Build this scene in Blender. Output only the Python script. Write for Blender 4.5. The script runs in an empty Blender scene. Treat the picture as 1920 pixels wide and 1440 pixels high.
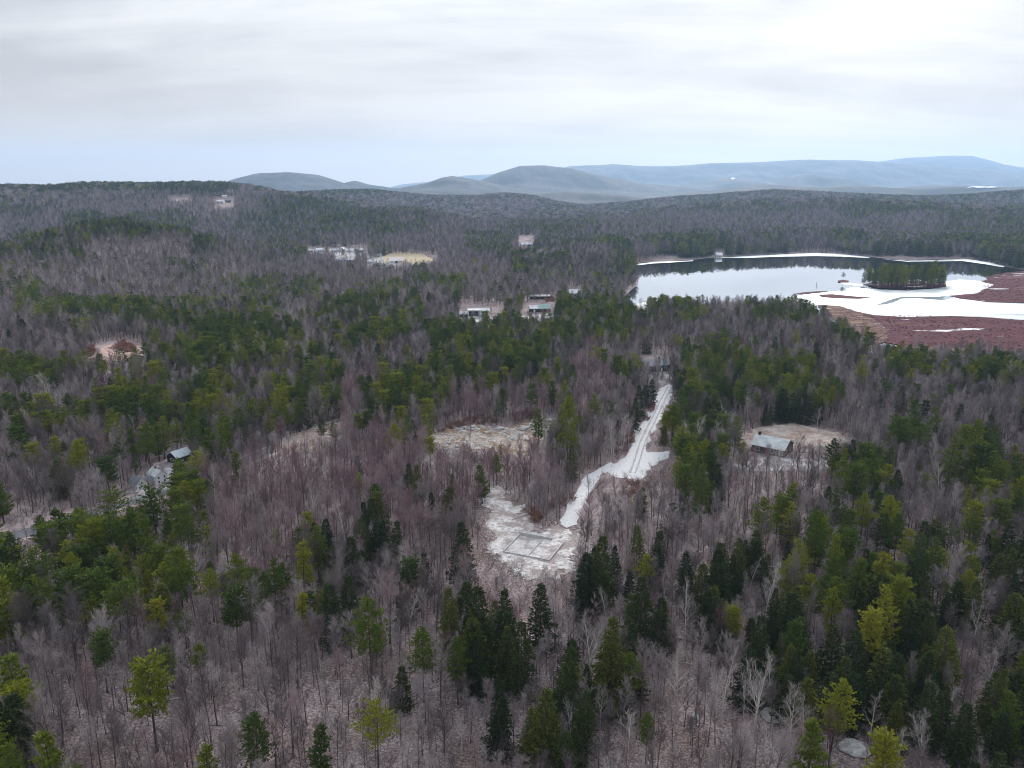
import bpy, bmesh, math, random
import numpy as np
from mathutils import Vector, Matrix
R = math.radians
HAZE = 5.3e-5
sc = bpy.context.scene
C = sc.collection

# ------------------------------------------------------------------ camera, world, sun, exposure
CAM_Z, PITCH, FPX = 95.0, R(14.0), 1478.0          # FPX: focal length in pixels of the 1920 px wide photo
cd = bpy.data.cameras.new('camera'); cam = bpy.data.objects.new('camera', cd); C.objects.link(cam)
cam.location = (0, 0, CAM_Z); cam.rotation_euler = (R(90) - PITCH, 0, 0)
cd.sensor_width = 36.0; cd.lens = 36.0 * FPX / 1920.0; cd.clip_start = 1.0; cd.clip_end = 60000.0
sc.camera = cam

SUN_EL, SUN_AZ = R(24), R(17)                       # azimuth to the right of straight ahead (+Y)
sd = bpy.data.lights.new('sun', 'SUN'); sun = bpy.data.objects.new('sun', sd); C.objects.link(sun)
sd.energy = 1.5; sd.angle = R(20); sd.color = (1.0, 0.96, 0.9)
sun_dir = Vector((math.sin(SUN_AZ) * math.cos(SUN_EL), math.cos(SUN_AZ) * math.cos(SUN_EL), math.sin(SUN_EL)))
sun.rotation_euler = (-sun_dir).to_track_quat('-Z', 'Y').to_euler(); sun.location = (0, 0, 600)

w = bpy.data.worlds.new('World'); sc.world = w; w.use_nodes = True
nt = w.node_tree; nt.nodes.clear(); N = nt.nodes.new; Lk = nt.links.new
wo = N('ShaderNodeOutputWorld'); bg = N('ShaderNodeBackground'); bg.inputs['Strength'].default_value = 0.1
Lk(bg.outputs[0], wo.inputs['Surface'])
sky = N('ShaderNodeTexSky'); sky.sky_type = 'NISHITA'; sky.sun_disc = False
sky.sun_elevation = SUN_EL; sky.sun_rotation = SUN_AZ; sky.air_density = 1.0; sky.dust_density = 2.0
tc = N('ShaderNodeTexCoord'); nrm = N('ShaderNodeVectorMath'); nrm.operation = 'NORMALIZE'
Lk(tc.outputs['Generated'], nrm.inputs[0])
sep = N('ShaderNodeSeparateXYZ'); Lk(nrm.outputs[0], sep.inputs[0])
def wm(op, a, b=None, clamp=False):
    n = N('ShaderNodeMath'); n.operation = op; n.use_clamp = clamp
    for i, v in enumerate((a, b)):
        if v is None: continue
        if isinstance(v, (int, float)): n.inputs[i].default_value = v
        else: Lk(v, n.inputs[i])
    return n.outputs[0]
up = wm('ADD', wm('MAXIMUM', sep.outputs[2], 0.0), 0.15)
cx = wm('DIVIDE', sep.outputs[0], up); cy = wm('DIVIDE', sep.outputs[1], up)
def wnoise(sx, sy, scale, detail, dist, off):
    cmb = N('ShaderNodeCombineXYZ')
    Lk(wm('MULTIPLY', cx, sx), cmb.inputs[0]); Lk(wm('MULTIPLY', cy, sy), cmb.inputs[1]); cmb.inputs[2].default_value = off
    n = N('ShaderNodeTexNoise'); n.inputs['Scale'].default_value = scale; n.inputs['Detail'].default_value = detail
    n.inputs['Roughness'].default_value = 0.55; n.inputs['Distortion'].default_value = dist
    Lk(cmb.outputs[0], n.inputs['Vector']); return n.outputs['Fac']
n1 = wnoise(0.55, 1.0, 0.55, 7, 0.6, 3.1); n2 = wnoise(0.35, 1.5, 1.9, 6, 0.6, 8.7)
dsc = N('ShaderNodeVectorMath'); dsc.operation = 'MULTIPLY'; Lk(nrm.outputs[0], dsc.inputs[0]); dsc.inputs[1].default_value = (2.4, 2.4, 9.0)
n3_ = N('ShaderNodeTexNoise'); n3_.inputs['Scale'].default_value = 1.5; n3_.inputs['Detail'].default_value = 7; n3_.inputs['Roughness'].default_value = 0.52; n3_.inputs['Distortion'].default_value = 0.35
Lk(dsc.outputs[0], n3_.inputs['Vector'])
cl = wm('ADD', wm('ADD', wm('MULTIPLY', n1, 0.34), wm('MULTIPLY', n2, 0.28)), wm('MULTIPLY', n3_.outputs['Fac'], 0.38))
ramp = N('ShaderNodeValToRGB'); Lk(cl, ramp.inputs[0])
e = ramp.color_ramp.elements
e[0].position = 0.43; e[0].color = (0.100, 0.110, 0.125, 1); e[1].position = 0.59; e[1].color = (0.205, 0.213, 0.218, 1)
m_ = e.new(0.5); m_.color = (0.142, 0.152, 0.166, 1)
dt = N('ShaderNodeVectorMath'); dt.operation = 'DOT_PRODUCT'; Lk(nrm.outputs[0], dt.inputs[0]); dt.inputs[1].default_value = sun_dir
glow = wm('MULTIPLY', wm('POWER', wm('MAXIMUM', dt.outputs['Value'], 0.0), 30.0), wm('ADD', wm('MULTIPLY', cl, 1.9), -0.35))
gl = N('ShaderNodeMix'); gl.data_type = 'RGBA'; gl.blend_type = 'ADD'; gl.inputs[0].default_value = 1.0
hz_ = N('ShaderNodeMix'); hz_.data_type = 'RGBA'; Lk(ramp.outputs[0], hz_.inputs[6]); hz_.inputs[7].default_value = (0.35, 0.268, 0.172, 1)   # paler, warmer cloud low over the horizon
Lk(wm('MULTIPLY', wm('POWER', 2.718, wm('MULTIPLY', wm('MAXIMUM', sep.outputs[2], 0.0), -10.0)), 0.95), hz_.inputs[0])
Lk(hz_.outputs[2], gl.inputs[6])
gc = N('ShaderNodeMix'); gc.data_type = 'RGBA'; gc.blend_type = 'MIX'
gc.inputs[6].default_value = (0, 0, 0, 1); gc.inputs[7].default_value = (0.21, 0.205, 0.19, 1); Lk(wm('MAXIMUM', glow, 0.0), gc.inputs[0])
gc.clamp_factor = False
Lk(gc.outputs[2], gl.inputs[7])
sc10 = N('ShaderNodeVectorMath'); sc10.operation = 'SCALE'; Lk(gl.outputs[2], sc10.inputs[0])
Lk(wm('MULTIPLY', wm('ADD', wm('MULTIPLY', wm('MAXIMUM', sep.outputs[2], 0.0), 2.7), 1.0), 10.0), sc10.inputs['Scale'])   # an overcast sky grows brighter towards the zenith
mx = N('ShaderNodeMix'); mx.data_type = 'RGBA'; mx.inputs[0].default_value = 0.99
Lk(sky.outputs[0], mx.inputs[6]); Lk(sc10.outputs[0], mx.inputs[7]); Lk(mx.outputs[2], bg.inputs['Color'])

sc.view_settings.view_transform = 'Standard'; sc.view_settings.look = 'None'; sc.view_settings.gamma = 1.0
sc.view_settings.use_curve_mapping = False; sc.view_settings.exposure = 1.5
cy_ = sc.cycles
cy_.max_bounces = 4; cy_.diffuse_bounces = 2; cy_.glossy_bounces = 2; cy_.transmission_bounces = 2; cy_.volume_bounces = 1
cy_.transparent_max_bounces = 4; cy_.use_denoising = True; cy_.filter_width = 1.0; cy_.caustics_reflective = False; cy_.caustics_refractive = False
sc.render.use_motion_blur = False

# ------------------------------------------------------------------ helpers
def tag(o, label=None, cat=None, group=None, kind=None):
    if label: o['label'] = label
    if cat: o['category'] = cat
    if group: o['group'] = group
    if kind: o['kind'] = kind
    return o
def link(o, parent=None):
    C.objects.link(o)
    if parent is not None: o.parent = parent
    return o
def empty(name, loc, rz=0.0):
    o = bpy.data.objects.new(name, None); C.objects.link(o); o.location = loc; o.rotation_euler = (0, 0, rz)
    o.empty_display_size = 0.5
    return o
class MB:
    def __init__(s): s.v = []; s.f = []; s.m = []
    def add(s, vs, fs, m=0):
        b = len(s.v); s.v.extend(vs)
        for f in fs: s.f.append([b + i for i in f]); s.m.append(m)
    def box(s, x0, x1, y0, y1, z0, z1, m=0):
        v = [(x, y, z) for z in (z0, z1) for y in (y0, y1) for x in (x0, x1)]
        s.add(v, [(0, 2, 3, 1), (4, 5, 7, 6), (0, 1, 5, 4), (2, 6, 7, 3), (0, 4, 6, 2), (1, 3, 7, 5)], m)
    def tube(s, pts, rad, n, m=0, cap=False):
        rings = []; b = len(s.v)
        for i, p in enumerate(pts):
            p = Vector(p); d = Vector(pts[min(i + 1, len(pts) - 1)]) - Vector(pts[max(i - 1, 0)])
            d.normalize(); a = d.orthogonal().normalized() if abs(d.z) < .9 else d.cross(Vector((1, 0, 0))).normalized()
            c = d.cross(a)
            for k in range(n):
                t = 2 * math.pi * k / n
                s.v.append(tuple(p + (a * math.cos(t) + c * math.sin(t)) * rad[i]))
        for i in range(len(pts) - 1):
            for k in range(n):
                k2 = (k + 1) % n
                s.f.append([b + i * n + k, b + i * n + k2, b + (i + 1) * n + k2, b + (i + 1) * n + k]); s.m.append(m)
        if cap: s.f.append([b + (len(pts) - 1) * n + k for k in range(n)]); s.m.append(m)
    def mesh(s, name, mats, smooth=False):
        me = bpy.data.meshes.new(name); me.from_pydata(s.v, [], s.f)
        for m in mats: me.materials.append(m)
        if len(mats) > 1: me.polygons.foreach_set('material_index', s.m)
        if smooth: me.polygons.foreach_set('use_smooth', [True] * len(s.f))
        me.update(); return me
    def build(s, name, mats, parent=None, smooth=False):
        if not isinstance(mats, (list, tuple)): mats = [mats]
        return link(bpy.data.objects.new(name, s.mesh(name, mats, smooth)), parent)

# camera maths: pixel (of the 1920x1440 photo) <-> world
cp, sp = math.cos(PITCH), math.sin(PITCH)
def ray(px, py):
    dx = (px - 960) / FPX; dy = (720 - py) / FPX
    return dx, cp + dy * sp, -sp + dy * cp
def proj(X, Y, Z):
    X = np.asarray(X, float); Y = np.asarray(Y, float); Z = np.asarray(Z, float) - CAM_Z
    dep = np.maximum(Y * cp - Z * sp, 1e-3); u = Y * sp + Z * cp
    return 960 + FPX * X / dep, 720 - FPX * u / dep
def at_z(px, py, z):
    a, b, c = ray(px, py); t = (z - CAM_Z) / c
    return a * t, b * t

def hsh(ix, iy, seed):
    h = (ix.astype(np.int64) * 374761393 + iy.astype(np.int64) * 668265263 + seed * 1442695041) & 0xffffffff
    h = ((h ^ (h >> 13)) * 1274126177) & 0xffffffff
    return ((h ^ (h >> 16)) & 0xffffff) / float(0xffffff)
def vnoise(x, y, seed=0):
    x = np.asarray(x, float); y = np.asarray(y, float)
    ix = np.floor(x); iy = np.floor(y); fx = x - ix; fy = y - iy
    fx = fx * fx * fx * (fx * (fx * 6 - 15) + 10); fy = fy * fy * fy * (fy * (fy * 6 - 15) + 10)
    a = hsh(ix, iy, seed); b = hsh(ix + 1, iy, seed); c = hsh(ix, iy + 1, seed); d = hsh(ix + 1, iy + 1, seed)
    return (a * (1 - fx) + b * fx) * (1 - fy) + (c * (1 - fx) + d * fx) * fy
def fbm(x, y, seed=0, oct=3):
    r = 0.0; a = 0.5; t = 0.0
    for i in range(oct):
        r = r + a * (vnoise(x, y, seed + i * 17) - 0.5); t += a; a *= 0.5; x = x * 2.03 + 5.2; y = y * 2.03 + 1.3
    return r / t
def sstep(a, b, x):
    t = np.clip((x - a) / (b - a), 0, 1); return t * t * (3 - 2 * t)
def in_poly(P, x, y):
    x = np.asarray(x, float); y = np.asarray(y, float); r = np.zeros(np.broadcast(x, y).shape, bool)
    for i in range(len(P)):
        x1, y1 = P[i - 1]; x2, y2 = P[i]
        if y1 == y2: continue
        c = ((y1 > y) != (y2 > y)) & (x < (x2 - x1) * (y - y1) / (y2 - y1) + x1); r ^= c
    return r
def sdist(P, x, y):
    d = np.full(np.broadcast(x, y).shape, 1e18)
    for i in range(len(P)):
        x1, y1 = P[i - 1]; x2, y2 = P[i]; ex, ey = x2 - x1, y2 - y1; L = ex * ex + ey * ey + 1e-9
        t = np.clip(((x - x1) * ex + (y - y1) * ey) / L, 0, 1)
        d = np.minimum(d, (x - x1 - t * ex) ** 2 + (y - y1 - t * ey) ** 2)
    d = np.sqrt(d); return np.where(in_poly(P, x, y), -d, d)

# ------------------------------------------------------------------ materials
def M(name, base=(.5, .5, .5), rough=.8, spec=.3):
    m = bpy.data.materials.new(name); m.use_nodes = True
    b = m.node_tree.nodes['Principled BSDF']
    b.inputs['Base Color'].default_value = (*base, 1); b.inputs['Roughness'].default_value = rough
    b.inputs['Specular IOR Level'].default_value = spec
    return m
class NT:
    def __init__(s, m): s.t = m.node_tree; s.b = s.t.nodes['Principled BSDF']
    def n(s, typ, **kw):
        x = s.t.nodes.new(typ)
        for k, v in kw.items(): setattr(x, k, v)
        return x
    def l(s, a, b): s.t.links.new(a, b)
    def pos(s): return s.n('ShaderNodeNewGeometry').outputs['Position']
    def noise(s, scale, detail=4, vec=None, rough=.6, dist=0.0):
        x = s.n('ShaderNodeTexNoise'); x.inputs['Scale'].default_value = scale; x.inputs['Detail'].default_value = detail
        x.inputs['Roughness'].default_value = rough; x.inputs['Distortion'].default_value = dist
        s.l(vec if vec is not None else s.pos(), x.inputs['Vector']); return x.outputs['Fac']
    def scaled(s, v, sx, sy, sz):
        x = s.n('ShaderNodeVectorMath', operation='MULTIPLY'); s.l(v, x.inputs[0]); x.inputs[1].default_value = (sx, sy, sz); return x.outputs[0]
    def ramp(s, fac, stops, interp='LINEAR'):
        x = s.n('ShaderNodeValToRGB'); x.color_ramp.interpolation = interp; s.l(fac, x.inputs[0]); el = x.color_ramp.elements
        for i, (p, c) in enumerate(stops):
            q = el[i] if i < 2 else el.new(p)
            q.position = p; q.color = (*c, 1)
        return x.outputs[0]
    def math(s, op, a, b=0.0, clamp=False):
        x = s.n('ShaderNodeMath', operation=op); x.use_clamp = clamp
        for i, v in enumerate((a, b)):
            if isinstance(v, (int, float)): x.inputs[i].default_value = v
            else: s.l(v, x.inputs[i])
        return x.outputs[0]
    def mix(s, fac, a, b, mode='MIX'):
        x = s.n('ShaderNodeMix', data_type='RGBA', blend_type=mode)
        for i, v in ((0, fac), (6, a), (7, b)):
            if isinstance(v, (int, float)): x.inputs[i].default_value = v
            elif isinstance(v, tuple): x.inputs[i].default_value = (*v, 1)
            else: s.l(v, x.inputs[i])
        return x.outputs[2]
    def base(s, c): s.l(c, s.b.inputs['Base Color'])
    def bump(s, h, strength=.5, dist=.2):
        x = s.n('ShaderNodeBump'); x.inputs['Strength'].default_value = strength; x.inputs['Distance'].default_value = dist
        s.l(h, x.inputs['Height']); s.l(x.outputs[0], s.b.inputs['Normal'])
    def rand(s): return s.n('ShaderNodeObjectInfo').outputs['Random']

def foliage(name, stops, clump=(.55, 1.25)):
    m = M(name, rough=.75, spec=.15); t = NT(m)
    c = t.ramp(t.rand(), stops)
    nz = t.noise(.9, 3); v = t.math('ADD', t.math('MULTIPLY', nz, clump[1] - clump[0]), clump[0])
    k = t.n('ShaderNodeVectorMath', operation='SCALE'); t.l(c, k.inputs[0]); t.l(v, k.inputs['Scale']); t.base(k.outputs[0])
    return m
MT = {}
MT['pine'] = foliage('pine_needles', [(0, (.06, .10, .02)), (1, (.26, .27, .022)), (.4, (.105, .15, .022)), (.72, (.17, .205, .022))])
MT['pine_yellow'] = foliage('yellow_green_needles', [(0, (.22, .235, .025)), (1, (.30, .295, .03))])
MT['hemlock'] = foliage('hemlock_needles', [(0, (.024, .042, .016)), (1, (.11, .125, .022)), (.6, (.048, .07, .019))])
def twigmat(name, stops):
    m = M(name, rough=.9, spec=.1); t = NT(m); t.base(t.ramp(t.rand(), stops)); return m
MT['twig_grey'] = twigmat('grey_twigs', [(0, (.085, .068, .07)), (1, (.36, .315, .322)), (.5, (.18, .15, .156))])
MT['twig_red'] = twigmat('red_brown_twigs', [(0, (.13, .082, .09)), (1, (.34, .25, .26)), (.5, (.215, .142, .155))])
MT['twig_pale'] = twigmat('pale_twigs', [(0, (.30, .265, .26)), (1, (.42, .39, .38))])
def barkmat(name, a, b):
    m = M(name, rough=.9, spec=.1); t = NT(m)
    t.base(t.mix(t.noise(3.0, 3), a, b)); return m
MT['bark'] = barkmat('grey_bark', (.055, .042, .043), (.12, .095, .095))
MT['bark_pine'] = barkmat('pine_bark', (.05, .038, .033), (.09, .07, .06))
MT['bark_pale'] = barkmat('pale_birch_bark', (.34, .31, .29), (.62, .59, .56))

# ------------------------------------------------------------------ terrain
POND_Z = -4.0
pond_px = [(1190,493),(1250,490),(1300,487),(1345,482),(1400,479),(1480,475),(1530,473),(1580,475),(1625,481),(1660,485),(1700,488),(1760,486),
           (1810,484),(1850,490),(1880,498),(1910,505),(1960,508),(2060,512),(2200,520),(2200,672),(1920,660),(1800,658),(1700,655),(1645,646),(1610,622),
           (1560,592),(1480,582),(1300,582),(1225,580),(1195,575),(1170,558),(1182,545),(1195,535),(1198,520),(1188,505)]
def zpoly(P, z): return [at_z(x, y, z) for x, y in P]
pond_xy = zpoly(pond_px, POND_Z)
RIDGES = [
  (4700, 420, 500, 0, [(560,366),(650,361),(720,363),(800,358),(870,361),(960,366),(1060,360),(1130,364),(1240,371)]),
  (5600, 500, 600, 0, [(1280,362),(1380,352),(1450,347),(1530,351),(1600,348),(1700,354),(1780,349),(1860,353),(1960,348),(2200,356)]),  # distance, near width, far width, tree allowance, silhouette in photo pixels
  (2000, 340, 900, 14, [(-500,352),(-200,348),(0,346),(75,348),(170,340),(250,342),(300,341),(370,339),(430,345),(470,358),(550,361),(590,368),(640,382),(700,392),(760,400),(860,420)]),
  (980, 260, 150, 11, [(-700,520),(-300,490),(-100,476),(0,464),(60,452),(110,434),(150,421),(200,413),(250,416),(300,427),(350,443),(420,457),(500,472),(560,492),(640,520)]),
  (1750, 300, 220, 13, [(520,425),(600,402),(650,394),(720,388),(780,388),(830,397),(870,408),(930,425)]),
  (2100, 600, 500, 13, [(1000,402),(1170,396),(1250,391),(1350,383),(1430,377),(1500,373),(1600,373),(1700,376),(1800,380),(1920,387),(2300,392),(2700,400)]),
  (3000, 500, 500, 12, [(1100,385),(1180,379),(1280,368),(1380,362),(1450,357),(1520,360),(1640,366),(1750,368),(1850,363),(1920,357),(2100,355),(2400,370),(2700,392)]),
  (3100, 450, 500, 12, [(500,378),(570,362),(640,358),(690,357),(750,363),(800,368),(860,369),(900,367),(950,362),(1000,367),(1050,378),(1130,390)]),
  (7000, 900, 900, 0, [(380,362),(430,343),(465,333),(500,326),(545,323),(590,327),(625,337),(645,344),(665,339),(690,346),(720,351),(760,362)]),
  (6300, 800, 900, 0, [(680,358),(750,353),(800,344),(830,333),(848,330),(880,335),(910,341),(960,352),(1040,366)]),
  (7800, 900, 1000, 0, [(850,362),(890,343),(930,325),(975,311),(1020,310),(1070,316),(1120,328),(1200,343),(1300,353),(1450,362)]),
  (9500, 1000, 1100, 0, [(1220,362),(1300,344),(1355,333),(1390,335),(1430,340),(1470,331),(1512,325),(1560,333),(1620,346),(1700,356),(1800,364)]),
  (13000, 1400, 1400, 0, [(960,345),(1010,325),(1070,311),(1150,308),(1200,311),(1260,312),(1330,306),(1420,304),(1500,300),(1600,300),(1640,303),(1750,312),(1850,318),(1920,325),(2200,340),(2500,360)]),
  (16000, 1500, 1400, 0, [(1560,318),(1640,304),(1700,296),(1780,292),(1815,292),(1860,306),(1920,318),(2000,327),(2200,330),(2600,350)]),
  (17500, 1300, 1300, 0, [(690,360),(760,345),(810,340),(870,329),(930,327),(990,335),(1060,345)]),
]
RP = []
for D, wn, wf, ta, P in RIDGES:
    xs, zs = [], []
    for px, py in P:
        a, b, c = ray(px, py); t = D / b; xs.append(a * t); zs.append(CAM_Z + c * t - ta)
    xs = [xs[0] - max(300, zs[0] * 5)] + xs + [xs[-1] + max(300, zs[-1] * 5)]; zs = [min(0, zs[0])] + zs + [min(0, zs[-1])]
    RP.append((D, wn, wf, np.array(xs), np.array(zs)))
def H(X, Y):
    X = np.asarray(X, float); Y = np.asarray(Y, float)
    z = 9.0 * fbm(X / 260 + 3.3, Y / 260, 5, 2) + 2.0 * fbm(X / 70, Y / 70, 9, 2)
    z = z + 26 * fbm(X / 520 + 7.7, Y / 520, 15, 3) * sstep(1250, 1700, Y)
    rid = np.zeros(X.shape)
    wob = fbm(X / 420, Y / 420, 33, 3)
    for D, wn, wf, xs, zs in RP:
        p = np.interp(X, xs, zs, left=0, right=0)
        dy = Y - D - wob * wn * .55 * (np.abs(Y - D) / wn).clip(0, 1)
        g = np.where(dy < 0, np.exp(-(dy / wn) ** 2), np.exp(-(dy / wf) ** 2))
        r = np.maximum(p, 0) * g * (1 + (0.55 * wob) * np.clip(np.abs(dy) / wn, 0, 1))
        if D > 4200: r = r + 240 * fbm(X / 620 + D, Y / 900, 71, 6) * sstep(0, 1, (np.abs(dy) / wn)) * g * (p > 40)
        rid = np.maximum(rid, r) + 0.12 * np.minimum(rid, r)
    z = z * np.exp(-np.maximum(rid, 0) / 60) + rid
    sel = (Y > 300) & (Y < 2200) & (X > -200) & (X < 1800)
    if sel.any():
        d = sdist(pond_xy, X[sel], Y[sel]); zz = z[sel]
        out = POND_Z + np.minimum((np.maximum(zz + 4, .6)) * sstep(0, 70, d), 0.12 * np.maximum(d, 0) + .02 * zz.clip(0))
        z[sel] = np.where(d < 0, POND_Z - np.minimum(1.6, -d * .12) - .02, np.where(d < 120, out * (1 - sstep(60, 120, d)) + zz * sstep(60, 120, d), zz))
    return z
NX, NY = 860, 600
u = np.linspace(-1, 1, NX); gx = 260 * np.sinh(u * math.asinh(16000 / 260))
v = np.linspace(-0.14, 1, NY); gy = 230 * np.sinh(v * math.asinh(20500 / 230))
GX, GY = np.meshgrid(gx, gy); GZ = H(GX, GY)
def HG(X, Y):
    X = np.atleast_1d(np.asarray(X, float)); Y = np.atleast_1d(np.asarray(Y, float))
    i = np.clip(np.searchsorted(gx, X) - 1, 0, NX - 2); j = np.clip(np.searchsorted(gy, Y) - 1, 0, NY - 2)
    fx = np.clip((X - gx[i]) / (gx[i + 1] - gx[i]), 0, 1); fy = np.clip((Y - gy[j]) / (gy[j + 1] - gy[j]), 0, 1)
    return (GZ[j, i] * (1 - fx) + GZ[j, i + 1] * fx) * (1 - fy) + (GZ[j + 1, i] * (1 - fx) + GZ[j + 1, i + 1] * fx) * fy
def hz(x, y): return float(HG(x, y)[0])
def at(px, py, h=0.0):
    """World point on the ground (h metres above it) seen at a photo pixel: march along the ray."""
    a, b, c = ray(px, py); ts = np.geomspace(60, 20000, 4000)
    below = (CAM_Z + c * ts) < HG(a * ts, b * ts) + h
    k = int(np.argmax(below)) if below.any() else len(ts) - 1
    lo, hi = ts[max(k - 1, 0)], ts[k]
    for _ in range(20):
        m = .5 * (lo + hi)
        if CAM_Z + c * m < hz(a * m, b * m) + h: hi = m
        else: lo = m
    x, y = a * hi, b * hi
    return Vector((x, y, hz(x, y)))
def gpoly(P): return [tuple(at(x, y)[:2]) for x, y in P]

me = bpy.data.meshes.new('ground')
me.vertices.add(NX * NY); me.vertices.foreach_set('co', np.stack([GX, GY, GZ], -1).ravel())
idx = np.arange(NX * NY).reshape(NY, NX)
q = np.stack([idx[:-1, :-1], idx[:-1, 1:], idx[1:, 1:], idx[1:, :-1]], -1).reshape(-1, 4)
me.loops.add(q.size); me.loops.foreach_set('vertex_index', q.ravel())
me.polygons.add(len(q)); me.polygons.foreach_set('loop_start', np.arange(len(q)) * 4)
me.polygons.foreach_set('use_smooth', np.ones(len(q), bool)); me.update(calc_edges=True)
far = me.attributes.new('far', 'FLOAT', 'POINT')
far.data.foreach_set('value', sstep(3300, 4000, np.hypot(GX, GY)).ravel())
mg = M('leaf_litter_ground', rough=.95, spec=.1); t = NT(mg)
P_ = t.pos()
litter = t.ramp(t.noise(2.2, 6, P_, .8), [(.36, (.06, .042, .038)), (.64, (.58, .505, .495)), (.5, (.26, .215, .208))])
patch = t.ramp(t.noise(.05, 5, P_, .65), [(.34, (.55, .48, .45)), (.66, (1.10, 1.06, 1.10))])
litter = t.mix(1.0, litter, patch, 'MULTIPLY')
forest = t.ramp(t.noise(.0035, 8, P_, .7), [(.38, (.018, .03, .018)), (.6, (.15, .125, .135)), (.5, (.07, .065, .058))])
forest = t.mix(t.math('MULTIPLY', t.noise(.03, 4, P_, .7), .9), forest, (.03, .035, .03))
at_ = t.n('ShaderNodeAttribute'); at_.attribute_name = 'far'
t.base(t.mix(at_.outputs['Fac'], litter, forest))
t.bump(t.noise(3.0, 5, P_, .7), .6, .25)
me.materials.append(mg)
ground = link(bpy.data.objects.new('ground', me)); tag(ground, 'brown leaf covered forest floor rising to wooded hills and mountains', 'ground', kind='structure')

# ------------------------------------------------------------------ flat sheets: pond, ice, marsh, roads, clearings
def sheet(name, poly, mat, label, cat, off=.12, cell=1.0, rough=1.0, z=None, kind='structure', nscale=6.0, seed=3, grow=0.0):
    P = np.array(poly); x0, y0 = P.min(0) - rough * 2 - grow; x1, y1 = P.max(0) + rough * 2 + grow
    nx = int((x1 - x0) / cell) + 2; ny = int((y1 - y0) / cell) + 2
    X, Y = np.meshgrid(x0 + np.arange(nx) * cell, y0 + np.arange(ny) * cell)
    s = sdist(poly, X, Y) - grow + rough * 2.2 * fbm(X / nscale, Y / nscale, seed, 3)
    # pull border vertices on to the outline so that the edge is not stepped
    gy_, gx_ = np.gradient(s, cell); near = np.abs(s) < cell * .75
    X = np.where(near, X - gx_ * s * .9, X); Y = np.where(near, Y - gy_ * s * .9, Y)
    keep = (s < cell * .75)
    quad = keep[:-1, :-1] & keep[1:, :-1] & keep[1:, 1:] & keep[:-1, 1:]
    Z = (HG(X.ravel(), Y.ravel()).reshape(X.shape) + off) if z is None else np.full(X.shape, z)
    ids = np.arange(nx * ny).reshape(ny, nx)
    F = np.stack([ids[:-1, :-1], ids[:-1, 1:], ids[1:, 1:], ids[1:, :-1]], -1)[quad]
    used = np.unique(F); rm = np.zeros(nx * ny, int); rm[used] = np.arange(len(used))
    V = np.stack([X, Y, Z], -1).reshape(-1, 3)[used]
    me = bpy.data.meshes.new(name); me.from_pydata(V.tolist(), [], rm[F].tolist()); me.materials.append(mat)
    me.polygons.foreach_set('use_smooth', [True] * len(F)); me.update()
    return tag(link(bpy.data.objects.new(name, me)), label, cat, kind=kind)

mw = M('pond_water', (.52, .56, .62), .03, .5); mw.node_tree.nodes['Principled BSDF'].inputs['IOR'].default_value = 1.33; mw.node_tree.nodes['Principled BSDF'].inputs['Metallic'].default_value = 1.0
t = NT(mw); t.bump(t.noise(.35, 2, t.scaled(t.pos(), 1, .6, 1)), .012, .3)
sheet('pond', pond_xy, mw, 'dark still pond reflecting the sky and far shore', 'pond', z=POND_Z, cell=6, rough=0.01)
mi = M('snow_ice', (.8, .82, .84), .6, .3); t = NT(mi)
icec = t.ramp(t.noise(.022, 6, t.scaled(t.pos(), .5, 1.0, 1), .62, .5), [(.34, (.20, .245, .27)), (.54, (.58, .60, .605)), (.44, (.43, .465, .48))])
t.base(icec)
mm = M('red_bog_shrubs', (.12, .05, .05), .95, .1); t = NT(mm)
c1 = t.ramp(t.noise(.12, 6, t.scaled(t.pos(), .5, 1, 1), .7), [(.25, (.05, .010, .015)), (.75, (.115, .029, .037)), (.5, (.078, .016, .023))])
tan = t.ramp(t.noise(.016, 5, t.scaled(t.pos(), .6, 1, 1), .6), [(.56, (0, 0, 0)), (.72, (.8, .8, .8))])
c1 = t.mix(tan, c1, (.16, .09, .07))
snow = t.ramp(t.noise(.05, 7, t.scaled(t.pos(), .28, 1, 1), .68), [(.615, (0, 0, 0)), (.64, (1, 1, 1))])
t.base(t.mix(snow, c1, (.78, .8, .82))); t.bump(t.noise(.9, 5), 1.0, .8)
mtan = M('tan_bog_sedge', (.3, .2, .15), .95, .1); t = NT(mtan)
c1 = t.ramp(t.noise(.10, 6, t.scaled(t.pos(), .5, 1, 1), .7), [(.3, (.07, .028, .026)), (.7, (.26, .175, .125)), (.5, (.13, .065, .052))])
snow = t.ramp(t.noise(.06, 7, t.scaled(t.pos(), .28, 1, 1), .68), [(.62, (0, 0, 0)), (.65, (1, 1, 1))])
t.base(t.mix(snow, c1, (.76, .78, .8))); t.bump(t.noise(.9, 5), 1.0, .8)
Zp = lambda P: zpoly(P, POND_Z)
def ice(P, label, off, cell=1.6, rough=1.4, nscale=14, seed=3):
    return sheet('ice_sheet', Zp(P), mi, label, 'ice', z=POND_Z + off, cell=cell, rough=rough, nscale=nscale, seed=seed)
main_ice = ([(1495,556),(1545,549),(1590,545),(1604,539),(1640,543),(1700,545),(1765,541),(1774,528),(1800,524),(1838,527),(1866,535),(1850,546),(1800,556),(1850,566),(1920,570),(2200,580),
     (2200,612),(1920,600),(1840,594),(1780,592),(1700,594),(1640,590),(1590,580),(1545,574),(1510,566)], 'broad white snow covered ice between the red marsh and the wooded island', .05)
ice(*main_ice, rough=3.5, nscale=18)
ice([(1345,483.5),(1400,480),(1480,476),(1530,474),(1580,476),(1625,481.5),(1632,484),(1580,481),(1530,480),(1470,481),(1400,483.5)], 'thin white ice rim curving along the far shore', .05, 1.3, .5, 20)
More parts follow.
